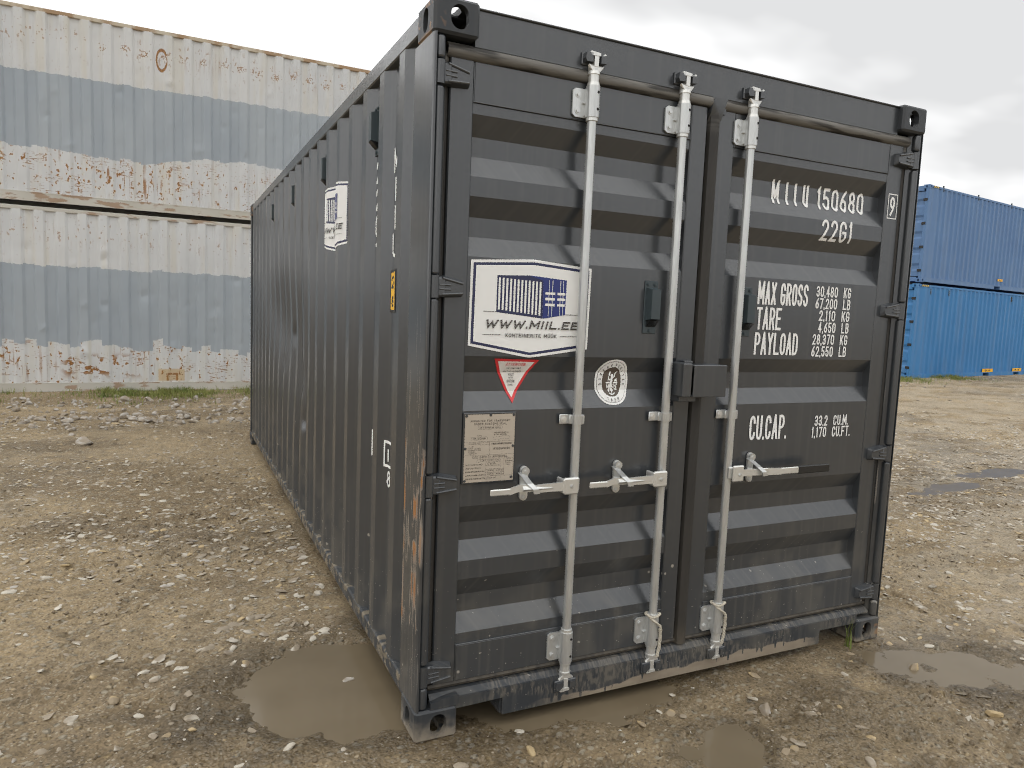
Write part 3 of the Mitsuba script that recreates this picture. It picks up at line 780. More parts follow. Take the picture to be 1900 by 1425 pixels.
# company sticker: hexagon with a drawn container
def sticker_layers():
    outer = Polygon([(.177, 1.747), (.425, 1.763), (.674, 1.744), (.670, 1.436), (.422, 1.401), (.175, 1.443)])
    bo = Polygon([(.187, 1.738), (.425, 1.753), (.664, 1.735), (.661, 1.445), (.422, 1.411), (.184, 1.451)])
    bi = Polygon([(.197, 1.729), (.425, 1.743), (.654, 1.726), (.651, 1.454), (.422, 1.421), (.194, 1.459)])
    left = Polygon([(.280, 1.698), (.406, 1.704), (.466, 1.698), (.470, 1.548), (.280, 1.566)])
    end = Polygon([(.406, 1.7045), (.566, 1.694), (.564, 1.564), (.470, 1.548), (.466, 1.688)])
    st = []
    for i in range(12):
        x = .2855 + i * .01508
        zt, zb = 1.6905 - i * .0007, 1.5755 - i * .0015
        st.append(Polygon([(x, zt), (x + .0075, zt), (x + .0075, zb), (x, zb)]))
    bars = []
    for xa, xb in ((.4765, .5175), (.5275, .5610)):
        for zc in (1.642, 1.6215, 1.600):
            bars.append(sbox(xa, zc - .0045, xb, zc + .0045))
    for xa in (.4905, .505, .5385, .5505):
        bars.append(sbox(xa, 1.558, xa + .0022, 1.691))
    lines = [sbox(.228, 1.5665, .280, 1.5685), sbox(.564, 1.5645, .622, 1.5665), sbox(.228, 1.4835, .303, 1.4855), sbox(.546, 1.4825, .622, 1.4845)]
    www = text2d('WWW.MIIL.EE', .385, .030, .0072, gap=.22, x=0, y=0, slant=.28)
    cuts = unary_union([sbox(-1, z, 2, z + .0009) for z in (.0062, .0118, .0174, .0232)])
    www = affinity.translate(www.difference(cuts), .235, 1.5085)
    kon = text2d('KONTEINERITE MÜÜK', .212, .0135, .0024, x=.319, y=1.4765)
    return [(outer, WHITE), (bo, NAVY), (bi, WHITE), (left, NAVY), (end, BLUE), (unary_union(st), WHITE), (unary_union(bars), WHITE), (unary_union(lines + [www, kon]), INK)]


STK = sticker_layers()
drape(STK, door_y, DZ, 1, SC + '__door__sticker', label='white and navy company sticker with a drawn container')
sy = lambda y, z, off: np.stack([side_x(y, z) - off * 1.3, y, z], -1)
# the same sticker on the corrugated side (mirrored so that it reads from the left side)
side_stk = [(affinity.affine_transform(g, [-1.0, 0, 0, 1.0, 1.65 + .425, 2.03 - 1.58]), c) for g, c in STK]
drape(side_stk, sy, list(PY), 0, SC + '__side_wall__sticker', label='company sticker on the corrugated side wall')

# red warning triangle
tri = Polygon([(.284, 1.397), (.469, 1.393), (.3665, 1.230)])
tri_in = Polygon([(.3005, 1.3875), (.4515, 1.3845), (.3665, 1.250)])
tx = [text2d('ATTENTION', .080, .0125, .0020, x=.335, y=1.3685, slant=.15), text2d('THE CONTAINER', .062, .0062, .0010, x=.340, y=1.357, slant=.15), text2d('MUST BE REPAIRED', .075, .0062, .0010, x=.331, y=1.3445, slant=.15)]
tk = [text2d('ONLY', .020, .0066, .0010, x=.356, y=1.3325), text2d('WITH', .018, .0058, .0010, x=.357, y=1.321), text2d('CORTEN', .029, .0072, .0010, x=.351, y=1.307), text2d('STEEL', .022, .0062, .0010, x=.3545, y=1.294),
      sbox(.3540, 1.3310, .3780, 1.3408).difference(sbox(.3546, 1.3316, .3774, 1.3402)), sbox(.3490, 1.3055, .3822, 1.3158).difference(sbox(.3496, 1.3061, .3816, 1.3152))]
drape([(tri, RED), (tri_in, (.74, .72, .68)), (tx[0], RED), (unary_union(tx[1:] + tk), INK)], door_y, DZ, 1, SC + '__door__warning_triangle', label='red bordered warning triangle sticker reading ATTENTION')


# oval class seal
def seal():
    cx, cz = .8120, 1.3065
    def egg(rx, rz, sk=.022):
        t = np.linspace(0, 2 * np.pi, 57)[:-1]
        c, s = np.cos(t), np.sin(t)
        return Polygon(np.stack([cx + rx * np.sign(c) * np.abs(c) ** .86 + sk * s * .0, cz + rz * np.sign(s) * np.abs(s) ** .86], 1))
    o, r1, r2, inn = egg(.078, .0905), egg(.069, .0825), egg(.0675, .081), egg(.0445, .0585)
    ring = []
    for word, a0, a1 in (('BUREAU', 188, 104), ('VERITAS', 82, -8)):
        for ch, a in zip(word, np.linspace(a0, a1, len(word))):
            g = text2d(ch, .0065 if ch != 'I' else .004, .0115, .0017, x=-.00325, y=-.00575)
            g = affinity.rotate(g, a - 90, origin=(0, 0))
            ra = math.radians(a)
            ring.append(affinity.translate(g, cx + .0560 * math.cos(ra), cz + .0690 * math.sin(ra)))
    for ch, dx, dz in (('1', -.024, -.0665), ('8', -.008, -.0720), ('2', .008, -.0720), ('8', .024, -.0665)):
        ring.append(text2d(ch, .0075, .0115, .0017, x=cx + dx - .0035, y=cz + dz - .005))
    f = lambda *p: [(cx + a, cz + b) for a, b in p]
    L_ = lambda w, *p: LineString(f(*p)).buffer(w / 2)
    fig = [Point(cx + .001, cz + .025).buffer(.0062), L_(.009, (.001, .019), (.0, .004), (-.003, -.004)), L_(.0075, (-.003, -.004), (-.008, -.020), (-.013, -.036)), L_(.0075, (-.002, -.004), (.0, -.018), (-.001, -.033)),
           L_(.0042, (.002, .014), (.012, .020), (.015, .034)), L_(.0042, (-.001, .013), (-.009, .006), (-.016, .014)), L_(.0032, (-.016, .006), (-.013, .022), (-.009, .036)), L_(.007, (-.0115, .028), (-.009, .038)), L_(.004, (.015, .034), (.022, .040)),
           L_(.0062, (-.024, -.004), (-.010, -.004)), L_(.0062, (.010, -.004), (.026, -.004)), Polygon(f((.012, .001), (.026, .001), (.024, .014), (.014, .010))), L_(.0045, (-.022, -.012), (-.020, -.024), (-.014, -.020), (-.012, -.012)), L_(.005, (.009, -.012), (.009, -.024)),
           L_(.0045, (.024, -.012), (.015, -.016), (.023, -.024), (.014, -.030), (.025, -.032)), Point(cx + .002, cz - .034).buffer(.0055), L_(.0036, (-.012, -.045), (-.004, -.050), (.006, -.050), (.012, -.045)), L_(.003, (.0, -.040), (.0, -.049))]
    return [(o, WHITE), (r1, INK), (r2, WHITE), (inn, (.085, .065, .05)), (unary_union(fig).intersection(inn), WHITE), (unary_union(ring), INK)]


drape(seal(), door_y, DZ, 1, SC + '__door__seal_sticker', label='white oval seal sticker with a dark centre')

# approval plate, riveted
px0, px1, pz0, pz1 = .171, .370, .9445, 1.1945
P('door__data_plate', cb(px0 - .006, px1 + .006, .040, .0505, pz0 - .006, pz1 + .006, c=.002), 'm_paint', 30, 'tan riveted approval plate full of small print')
TAN = (.43, .375, .305)
pt = []
for s, x0, x1, z0, h, st in [('APPROVED FOR TRANSPORT', .192, .350, 1.1665, .0075, .0012), ('UNDER CUSTOMS SEAL', .207, .336, 1.1555, .0075, .0012), ('GB C 49880 BV 12523', .229, .312, 1.1425, .0055, .0009), ('TYPE', .219, .238, 1.1140, .0045, .0007), ('ZCX 2210NMR', .203, .254, 1.1040, .0050, .0008),
                              ("MANUFACTURER'S NO", .287, .344, 1.1235, .0045, .0007), ('OF THE CONTAINER', .287, .337, 1.1165, .0045, .0007), ('OWNER NO', .187, .232, 1.0845, .0045, .0007), ('14 MM', .187, .208, 1.0745, .0042, .0006), ('DOOR 1 LABEL', .187, .236, 1.0680, .0042, .0006),
                              ('APPROVED TANKS', .187, .236, 1.0615, .0042, .0006), ('FLOORING', .187, .213, 1.0550, .0042, .0006), ('YEAR NO 23', .187, .220, 1.0490, .0042, .0006), ('TIMBER COMPONENT TREATMENT', .278, .360, 1.0815, .0062, .0009), ('IM TAILILEUM 400 2023', .286, .352, 1.0625, .0075, .0011),
                              ('CSC SAFETY APPROVAL', .204, .344, 1.0325, .0085, .0013), ('F BV 11882 476', .236, .310, 1.0220, .0052, .0008), ('DATE MANUFACTURED', .178, .244, 1.0070, .0048, .0008), ('11 2023', .262, .296, 1.0080, .0048, .0008), ('IDENTIFICATION NO', .178, .240, .9940, .0048, .0008),
                              ('MAXIMUM OPERATING GROSS MASS', .178, .254, .9815, .0048, .0008), ('30,480 KG', .264, .290, .9830, .0045, .0007), ('67,200 LB', .300, .326, .9830, .0045, .0007), ('ALLOWABLE STACKING LOAD FOR 1.8 G', .178, .258, .9680, .0048, .0008), ('192,000 KG', .264, .290, .9700, .0045, .0007), ('423,280 LB', .300, .326, .9700, .0045, .0007),
                              ('TRANSVERSE RACKING TEST FORCE', .178, .258, .9550, .0048, .0008), ('15240 KG', .262, .300, .9560, .0045, .0007), ('FIRST', .338, .360, 1.0230, .0040, .0006), ('MAINTENANCE', .336, .364, 1.0160, .0040, .0006), ('DATE', .338, .358, 1.0090, .0040, .0006), ('2028', .341, .356, 1.0020, .0040, .0006)]:
    pt.append(text2d(s, x1 - x0, h, st, x=x0, y=z0))
for x0, z0, x1, z1 in [(.222, 1.1395, .319, 1.1510), (.197, 1.1010, .260, 1.1115), (.286, 1.1010, .350, 1.1125), (.225, 1.0820, .270, 1.0920), (.222, 1.0190, .318, 1.0290), (.256, 1.0045, .318, 1.0160), (.256, .9910, .318, 1.0035), (.256, .9785, .332, .9900), (.256, .9660, .332, .9775), (.256, .9530, .320, .9650), (.330, .9640, .366, 1.0300)]:
    pt.append(sbox(x0, z0, x1, z1).difference(sbox(x0 + .0005, z0 + .0005, x1 - .0005, z1 - .0005)))
pt += [sbox(px0, 1.0935, px1, 1.0942), sbox(px0, 1.0440, px1, 1.0447), sbox(.2705, 1.0445, .2712, 1.0938)]
drape([(sbox(px0, pz0, px1, pz1), TAN), (unary_union(pt), (.07, .055, .045))], stile_y(.040), [], 1, SC + '__door__plate_print')
for x, z in ((px0 + .006, pz1 - .005), (.271, pz1 - .003), (px1 - .006, pz1 - .004), (px0 + .004, 1.070), (px1 - .005, 1.074), (px0 + .005, pz0 + .006), (px1 - .008, pz0 + .012)):
    P('door__rivet', cat(cyl((x, .040, z), (x, .0355, z), .0062, .0042, 12)), 'm_paint', 40)

# marks on the side wall: mostly hidden in the folds from the door end
def mir(s_, w, h, st, yfar, z):
    return affinity.affine_transform(text2d(s_, w, h, st), [-1, 0, 0, 1, yfar, z])


ylab = sbox(.405, 1.552, .566, 1.712).buffer(.006)
ylab_in = sbox(.412, 1.561, .562, 1.704).buffer(.004)
yt = [mir('2.6', .11, .052, .010, .560, 1.643), mir('8.6', .11, .046, .010, .556, 1.568)]
drape([(ylab, (.02, .018, .015)), (ylab_in, (.78, .44, .03)), (unary_union(yt), (.02, .018, .015))], sy, list(PY), 0, SC + '__side_wall__height_sign', label='yellow and black height sign on the side wall')
for i, ch in enumerate('MIIU150'):
    z = 2.105 - i * .112 if i < 4 else 2.10 - i * .112
    if z > 1.74:
        drape([(mir(ch, .062, .095, .0135, .563 if ch != 'I' else .566, z), WHITE)], sy, list(PY), 0, SC + '__side_wall__lettering')
for ch, z in (('2', 2.10), ('2', 1.985), ('G', 1.87), ('1', 1.76)):
    drape([(mir(ch, .055, .095, .0135, .842, z), WHITE)], sy, list(PY), 0, SC + '__side_wall__lettering')
ib = sbox(.48, .897, .590, 1.010).difference(sbox(.493, .909, .582, .998))
drape([(sbox(.552, .922, .566, .975), WHITE)], sy, list(PY), 0, SC + '__side_wall__lettering')
drape([(ib, WHITE)], sy, list(PY), 0, SC + '__side_wall__lettering')
drape([(mir('8', .045, .07, .011, .568, .815), WHITE)], sy, list(PY), 0, SC + '__side_wall__lettering')
drape([(sbox(.80, .895, .838, 1.015), WHITE)], sy, list(PY), 0, SC + '__side_wall__lettering')

# ropes left tied to two of the lower brackets
for (x, i), lab in zip(RODS[1:], ('white cord tied round the bottom bracket of the middle lock rod', 'white cord tied round the bottom bracket of the right lock rod')):
    r = RS(i)
    t = np.linspace(-.5 * np.pi, 1.35 * np.pi, 26)
    loop = np.stack([x + .0285 * np.sin(t) * 1.0, YR - .0285 * np.cos(t), .335 - .012 * (t + 1.57) / 6 + .006 * np.sin(t * 2)], 1)
    dn = np.array([(x - .022, YR - .024, .322), (x + .0, YR - .034, .304), (x + .020, YR - .032, .285), (x + .031, YR - .020, .262), (x + .035, YR - .016, .235), (x + .034, YR - .016, .205), (x + .032, YR - .014, .175), (x + .027, YR - .014, .150)])
    d2 = dn[2:] + np.array([-.007, -.004, -.004])
    path = np.vstack([loop, dn])
    def smoothp(p, n):
        s = np.linspace(0, len(p) - 1, n)
        return np.stack([np.interp(s, np.arange(len(p)), p[:, c]) for c in range(3)], 1) + (r.rand(n, 3) - .5) * .0012
    k = thing('rope', lab, 'rope')
    def twist(p):
        m = []
        for ph in (0, np.pi):
            a = np.arange(len(p)) * 0.9 + ph
            m.append(tube(p + np.stack([.0030 * np.cos(a), .0030 * np.sin(a), 0 * a], 1), .0040, 6))
        return cat(*m)
    scene[k] = mikit.ply(cat(twist(smoothp(path, 80)), twist(smoothp(d2, 40))), 'm_rope', smooth=True)

# ------------------------------------------------------------------ the other containers
GA, GB = np.array([-3.081, 10.943]), np.array([.448, 11.049])
BA, BB = np.array([19.55, 12.222]), np.array([27.37, 13.342])


def along(a, b):
    d = (b - a) / np.linalg.norm(b - a)
    return d


def simple_container(a, d, u0, z0, mats, tag, pitch, phase, blue=False, length=12.192, seed=0, flat=.104, slope=.040):
    """40 foot high cube; local x along the visible side, y into the container"""
    Wd, Hh = 2.438, 2.896
    o = a + d * u0
    tw = T(np.array([[d[0], -d[1], 0, o[0]], [d[1], d[0], 0, o[1]], [0, 0, 1, z0], [0, 0, 0, 1.0]]))
    wall, rail, low = mats
    key = thing('shipping_container', *tag)
    q = lambda part, mesh, m, smooth=30, label=None, color=None: put(key + '__' + part, mesh, m, smooth, label, color, tw)
    pr = [(.16, .030), (.20, .036)]
    y = phase - math.floor((phase - .24) / pitch) * pitch
    while y + flat < length - .2:
        pr += [(y, .004), (y + flat, .004), (y + flat + slope, .040), (y + pitch - slope, .040)]
        y += pitch
    pr += [(length - .15, .036)]
    pu, pv = np.array(pr).T
    us = np.unique(np.concatenate([np.linspace(s, e, 4)[:-1] for s, e in zip(pu[:-1], pu[1:])] + [[pu[-1]]]))
    r = RS(seed)
    if not blue:
        dn = [(r.uniform(2.8, 9.5), r.uniform(.6, 2.3), r.uniform(.03, .09), r.uniform(.03, .07), r.choice([-1, 1]) * r.uniform(.008, .022)) for _ in range(46)]
    else:
        dn = []

    def fn(U, V):
        x = np.interp(U, pu, pv)
        fade = np.clip((V - .16) / .2, 0, 1) * np.clip((2.80 - V) / .2, 0, 1)
        w = .020 * (meshkit.fbm(np.stack([U * .9, V * 1.2, 0 * U + seed], -1), 3, seed + 3) - .5) * (1 if not blue else .3)
        w = w + .008 * (meshkit.fbm(np.stack([U * 6, V * 4, 0 * U + seed], -1), 2, seed + 8) - .5) * (1 if not blue else .1)
        for cu, cz, su, sz, am in dn:
            w = w + am * np.exp(-((U - cu) / su) ** 2 - ((V - cz) / sz) ** 2)
        return np.stack([U, x + w * fade, V], -1)
    q('side_wall', grid(us, np.linspace(.15, 2.83, 56 if not blue else 24), fn), wall, 25)
    q('side_wall', grid(pu, [.15, 2.83], lambda U, V: np.stack([U, Wd - np.interp(U, pu, pv), V], -1)), wall, 25)
    q('top_side_rail', box(.17, length - .17, .004, .064, 2.823, 2.884, c=.006), rail)
    q('top_side_rail', box(.17, length - .17, Wd - .064, Wd - .004, 2.823, 2.884, c=.006), rail)
    pk = [(.17, .02), (length - .17, .02)]
    rail_poly = sbox(.17, .020, length - .17, .158)
    if blue:
        for c in ((4.75, 5.17), (7.05, 7.47)):
            rail_poly = rail_poly.difference(sbox(c[0], .0, c[1], .125))
    for s in (0, 1):
        yy = (.004, .012) if not s else (Wd - .012, Wd - .004)
        q('bottom_side_rail', cat(prism(rail_poly, 'y', *yy), box(.17, length - .17, *((.0125, .06) if not s else (Wd - .06, Wd - .0125)), .150, .1585, c=.002), box(.17, length - .17, *((.0, .0038) if not s else (Wd - .0038, Wd)), .146, .1605, c=.001)), low)
    if blue:
        for c in ((4.75, 5.17), (7.05, 7.47)):
            q('fork_pocket', cat(box(c[0], c[1], .014, Wd - .014, .118, .124, c=.001), box(c[0] - .006, c[0] - .001, .014, Wd - .014, .02, .124, c=.001), box(c[1] + .001, c[1] + .006, .014, Wd - .014, .02, .124, c=.001)), low)
    q('roof', box(.1, length - .1, .062, Wd - .062, 2.858, 2.866, c=.001), wall)
    q('floor', box(.1, length - .1, .062, Wd - .062, .126, .150, c=.001), low)
    for s in (0, 1):
        for t in (0, 1):
            x0, y0 = (.004 if not s else length - .165), (.004 if not t else Wd - .104)
            q('corner_post', box(x0, x0 + .161, y0, y0 + .10, .116, 2.780, c=.008), rail if blue else wall)
            for v in (0, 1):
                q('corner_casting', CAST.scale([1 - 2 * s, 1 - 2 * t, 1 - 2 * v]).translate([s * length, t * Wd, v * Hh]), rail if blue else low)
    q('end_wall', box(length - .06, length - .02, .1, Wd - .1, .03, 2.87), wall)
    if not blue:
        q('end_wall', box(.02, .06, .1, Wd - .1, .03, 2.87), wall)
    return key, q, length, Wd, Hh


def grey_fn(a, d, zb, seed, band):
    def bx(u, z, u0, u1, z0, z1, s=.006):
        return smoothstep(u0 - s, u0 + s, u) * smoothstep(u1 + s, u1 - s, u) * smoothstep(z0 - s, z0 + s, z) * smoothstep(z1 + s, z1 - s, z)

    def fn(p, n, uv):
        u = (p.x - float(a[0])) * float(d[0]) + (p.y - float(a[1])) * float(d[1])
        z = p.z - zb
        pitch = .288
        c = mix((0.52, 0.535, 0.545), (0.60, 0.60, 0.585), fbm(u * 1.5, z * .8, seed, 3))
        c = mix(c, (0.56, 0.515, 0.41), 0.40 * smoothstep(.45, .8, fbm(u * 9, z * .7, seed + 2.0, 3)))
        # repaint band with a ragged brushed edge
        k = dr.floor((u - .1) / .148)
        step = cell_rand(k, seed, 3.0) - .5
        step = step + .5 * (noise(u * 5.0, seed, 8.0) - .5)
        jag = 0.03 * (fbm(u * 22, 1.0, seed, 3) - .5)
        wave = 0.22 * (fbm(u * .55, 4.0, seed + 7.0, 2) - .5)
        hi = band[1] + .10 * wave + .045 * step * band[2] + jag
        lo = band[0] + wave * 1.6 + .20 * step * band[2] + jag
        inb = smoothstep(-.006, .006, hi - z) * smoothstep(-.006, .006, z - lo)
        g = mix((0.285, 0.325, 0.365), (0.36, 0.395, 0.42), fbm(u * 3.0, z * .9, seed + 4.0, 3))
        c = mix(c, g, inb)
        # rust: blots, letter-like ticks at the corrugation edges and thin runs
        e = dr.abs((u / (pitch / 2)) - dr.floor(u / (pitch / 2)) - .5)
        edge = smoothstep(.22, .42, e)
        n1 = fbm(u * 26, z * 24, seed + 5.0, 3)
        n2 = noise(u * 60, z * 26, seed + 9.0)
        zone = smoothstep(1.15, .5, z) + .45 * smoothstep(2.2, 2.5, z) * smoothstep(2.8, 2.6, z)
        clus = smoothstep(.38, .66, fbm(u * .9 + 2, z * 1.3, seed + 3.0, 2))
        m = smoothstep(.655, .695, n1 * .62 + n2 * .26 + edge * .08 + .075 * zone * clus - .008)
        runs = smoothstep(.72, .80, noise(u * 55, z * 2.2, seed + 6.0)) * smoothstep(.45, .62, fbm(u * 4, z * 3.0, seed + 8.0, 3)) * (.3 + zone * clus)
        tick = smoothstep(.74, .80, noise(u * 24, z * 95, seed + 12.0)) * smoothstep(.52, .66, fbm(u * 6, z * 7, seed + 13.0, 2)) * smoothstep(1.2, .7, z)
        rust = dr.clip(dr.maximum(dr.maximum(m, runs * .7), tick * .8), 0, 1) * (1 - inb * .985) * dr.clip(zone * 1.1 + .10, 0, 1)
        if band[2] > .5:      # lower box: tan patch with a rusty frame, and a torn row of rust
            c = mix(c, (0.50, 0.36, 0.18), bx(u, z, 2.10, 2.50, .17, .37, .012) * .75)
            fr = bx(u, z, 2.22, 2.40, .17, .30) * (1 - bx(u, z, 2.255, 2.365, .15, .265))
            row = smoothstep(.56, .62, fbm(u * 11, z * 13, 77.0, 3)) * bx(u, z, .75, 1.85, .26, .58, .08)
            rust = dr.maximum(rust, dr.maximum(fr * .9, row) * smoothstep(.25, .45, n2 + .2))
        else:                 # upper box: old rust ring and the ticks left of painted-over letters
            q = dr.sqrt(dr.square((u - 2.19) / .085) + dr.square((z - 2.44) / .185))
            ring = smoothstep(.20, .08, dr.abs(q - .86)) * smoothstep(.22, .42, fbm(u * 30, z * 14, 5.0, 2))
            du = (u - .07) / pitch
            du = dr.abs(du - dr.floor(du) - .5) * pitch
            tk = smoothstep(.052, .044, du) * smoothstep(.055, .045, dr.abs(z - 2.50 - .06 * (cell_rand(dr.floor((u - .07) / pitch), 5.0, 1.0) - .5))) * smoothstep(.56, .62, noise(u * 75, z * 60, 41.0)) * bx(u, z, 1.2, 5.2, 2.3, 2.7)
            rust = dr.maximum(rust, dr.maximum(ring, tk * .8))
        halo = smoothstep(.55, .68, n1 * .62 + n2 * .12 + .14 * zone * clus) * (1 - inb) * dr.clip(zone, 0, 1)
        c = mix(c, (0.58, 0.42, 0.24), halo * .45)
        return mix(c, mix((0.36, 0.17, 0.045), (0.19, 0.08, 0.025), noise(u * 90, z * 70, 2.0)), rust)
    return fn


gd = along(GA, GB)
ga = GA + 0
mat('m_grey_up', principled(proc(grey_fn(ga, gd, 2.918, 11.0, (.92, 1.97, .25))), 0.36, 0.5))
mat('m_grey_low', principled(proc(grey_fn(ga, gd, 0.0, 31.0, (.84, 1.99, 1.0))), 0.36, 0.5))


def f_rail(p, n, uv):
    r = smoothstep(.40, .62, fbm(p.x * 7, p.y * 7, p.z * 9, 4))
    return mix(mix((0.56, 0.52, 0.43), (0.45, 0.37, 0.26), fbm(p.x * 2, p.z * 3, 0.0, 2)), (0.30, 0.17, 0.08), r * .75)


def f_low(p, n, uv):
    r = smoothstep(.58, .68, fbm(p.x * 5, p.y * 5, p.z * 12, 4))
    return mix(mix((0.45, 0.43, 0.37), (0.52, 0.50, 0.45), fbm(p.x * 3, p.z * 3, 1.0, 2)), (0.28, 0.15, 0.07), r * .7)


mat('m_rail', principled(proc(f_rail), 0.6, 0.35))
mat('m_low', principled(proc(f_low), 0.6, 0.35))
simple_container(ga, gd, -4.2, -.010, ('m_grey_low', 'm_low', 'm_low'), ('pale grey rust spotted container at the bottom of the left stack', 'shipping container'), .288, 4.2 + .126, seed=5)
simple_container(ga, gd, -4.4, 2.928, ('m_grey_up', 'm_rail', 'm_low'), ('pale grey container with a slate paint band, on top of the left stack', 'shipping container'), .288, 4.4 + .221, seed=9)


def blue_mat(key, c0, c1):
    def fn(p, n, uv):
        a = fbm((p.x + p.y) * .8, p.z * 1.1, 1.0, 3)
        st = smoothstep(.55, .85, noise((p.x + p.y) * 9, p.z * .6, 4.0))
        return mix(mix(c0, c1, a), (0.30, 0.33, 0.36), st * .10)
    return mat(key, principled(proc(fn), 0.45, 0.45))


blue_mat('m_blue_up', (0.078, 0.160, 0.325), (0.10, 0.195, 0.365))
blue_mat('m_blue_low', (0.030, 0.160, 0.375), (0.045, 0.195, 0.43))
bd = along(BA, BB)


def blue_container(u0, z0, m, label, texts, seed):
    key, q, Ln, Wd, Hh = simple_container(BA, bd, u0, z0, (m, m, m), (label, 'shipping container'), .284, .47, True, seed=seed, flat=.072, slope=.07)
    # door end at local x = 0
    for s in (0, 1):
        y0, y1 = (.11, 1.20) if not s else (1.24, 2.33)
        zs_ = [.18, .30]
        xs_ = [.05, .05]
        for i in range(5):
            b = .34 + i * .48
            zs_ += [b, b + .07, b + .16, b + .23]
            xs_ += [.05, .085, .085, .05]
        zs_ += [2.70]
        xs_ += [.05]
        k = q('door', grid([y0, y1], zs_, lambda U, V: np.stack([np.interp(V, zs_, xs_), U, V], -1)), m, 25)
        for yy in (y0 + .30, y0 + .78):
            q('door' + ('_001' if s else '') + '__lock_rod', cyl((.02, yy, .15), (.02, yy, 2.78), .017, n=10), m, True)
    for zc in (.35, 1.05, 1.75, 2.45):
        q('hinge', box(-.012, .03, .03, .15, zc - .04, zc + .04, c=.006), 'm_black')
    q('door_sill', box(.02, .14, .165, Wd - .165, .03, .155), m)
    q('door_header', box(.02, .14, .165, Wd - .165, 2.72, 2.87), m)
    for s, yc, zc, h in texts:
        w = h * .62 * len(s)
        g = affinity.affine_transform(text2d(s, w, h, h * .14), [-1, 0, 0, 1, yc + w / 2, zc])
        V, F = flat_tris(g)
        q('lettering', trimesh.Trimesh(np.stack([0 * V[:, 0] + .046, V[:, 0], V[:, 1]], 1), F, process=False), 'm_white_paint', False)
    return key, q


def place_marks(q, items):
    """yellow pocket labels, black-yellow corner stripes, small vents"""
    for kind, u, z, w, h in items:
        if kind == 'label':
            pl = sbox(u, z, u + w, z + h)
            tx = text2d('8.6', w * .5, h * .5, h * .11, x=u + w * .25, y=z + h * .25)
            V, C_, F, n = [], [], [], 0
            for li, (g, c) in enumerate(((pl, (.80, .42, .02)), (tx, (.03, .03, .03)))):
                v, f = flat_tris(g)
                V.append(np.stack([v[:, 0], 0 * v[:, 0] - .001 - .004 * li, v[:, 1]], 1))
                C_.append(np.tile(c, (len(v), 1)))
                F.append(f + n)
                n += len(v)
            q('pocket_label', trimesh.Trimesh(np.vstack(V), np.vstack(F), process=False), 'm_decal', False, None, np.vstack(C_))
        elif kind == 'stripe':
            V, C_, F, n = [], [], [], 0
            k = 0
            for x in np.arange(u, u + w, .05):
                g = Polygon([(x, z), (x + .05, z), (x + .09, z + h), (x + .04, z + h)])
                v, f = flat_tris(g)
                V.append(np.stack([v[:, 0], 0 * v[:, 0] - .0015, v[:, 1]], 1))
                C_.append(np.tile((.70, .50, .08) if k % 2 else (.05, .04, .03), (len(v), 1)))
                F.append(f + n)
                n += len(v)
                k += 1
            q('warning_stripe', trimesh.Trimesh(np.vstack(V), np.vstack(F), process=False), 'm_decal', False, None, np.vstack(C_))
        else:
            q('side_wall__vent', cat(cb(u, u + w, -.004, .03, z, z + h, c=.006), cb(u + w * .2, u + w * .8, -.012, .0, z - .02, z + h * .4, c=.004)), 'm_vent', 30)


k3, q3 = blue_container(-.02, -.018, 'm_blue_low', 'bright blue container at the bottom of the right stack', [('4 4 0', 1.9, 2.30, .10), ('45G1', 1.9, 2.12, .09), ('MAX GROSS', 1.9, 1.45, .06), ('TARE', 1.8, 1.30, .06), ('U 0', .55, 2.25, .11)], 3)
place_marks(q3, [('label', 4.65, .150, .78, .115), ('label', 6.92, .150, .72, .115), ('stripe', .20, 2.826, .42, .052), ('vent', .76, 2.62, .05, .16), ('vent', 1.88, 2.62, .05, .16), ('vent', 6.27, 2.60, .05, .17)])
k4, q4 = blue_container(.12, 2.93, 'm_blue_up', 'faded blue container on top of the right stack', [('4A 91', .72, 2.25, .13), ('45G1', .6, 2.06, .1), ('MAX GROSS', .62, 1.62, .09), ('TARE', .62, 1.46, .09), ('NET', .62, 1.30, .09), ('CU.CAP.', .62, 1.14, .09)], 4)
place_marks(q4, [('label', 4.94, .30, .36, .075), ('stripe', .20, 2.826, .34, .052), ('vent', .80, 2.78, .05, .16), ('vent', 3.03, 2.78, .05, .16), ('vent', 5.38, 2.78, .05, .16)])

# ------------------------------------------------------------------ stones, gravel, grass
CAMC = np.array(EYE)


def screen(x, y, z):
    """pixel position only used to tell which stones show largest"""
    X = np.stack([x, y, z], -1) - CAMC
    dep = X @ FWD
    return 512 + 719 * (X @ RIGHT) / dep, 384 + 719 * (X @ DOWN) / dep, dep


def rock_variant(seed, sub=1):
    r = RS(seed)
    m = trimesh.creation.icosphere(subdivisions=sub)
    v = np.array(m.vertices)
    f = 1 + .55 * (meshkit.fbm(v * 1.1 + seed * 3.7, 3, seed) - .5)
    v = v * f[:, None]
    for _ in range(8):
        n = r.randn(3)
        n /= np.linalg.norm(n)
        d = r.uniform(.40, .80)
        s = v @ n
        v = v - np.maximum(s - d, 0)[:, None] * n * .95
    return v, np.array(m.faces)


ROCKS = [rock_variant(i) for i in range(8)]
FINE = [rock_variant(40 + i, 2) for i in range(8)]
SMALL = [rock_variant(20 + i, 0) for i in range(6)]
r = RS(42)
cand = []   # x, y, rx, ry, rz, sink, rot, kind (0 pale 1 yellow 2 grey)


def blocked(x, y, pad=0.0):
    return (x > -pad) & (x < W + pad) & (y > -pad) & (y < L + pad)


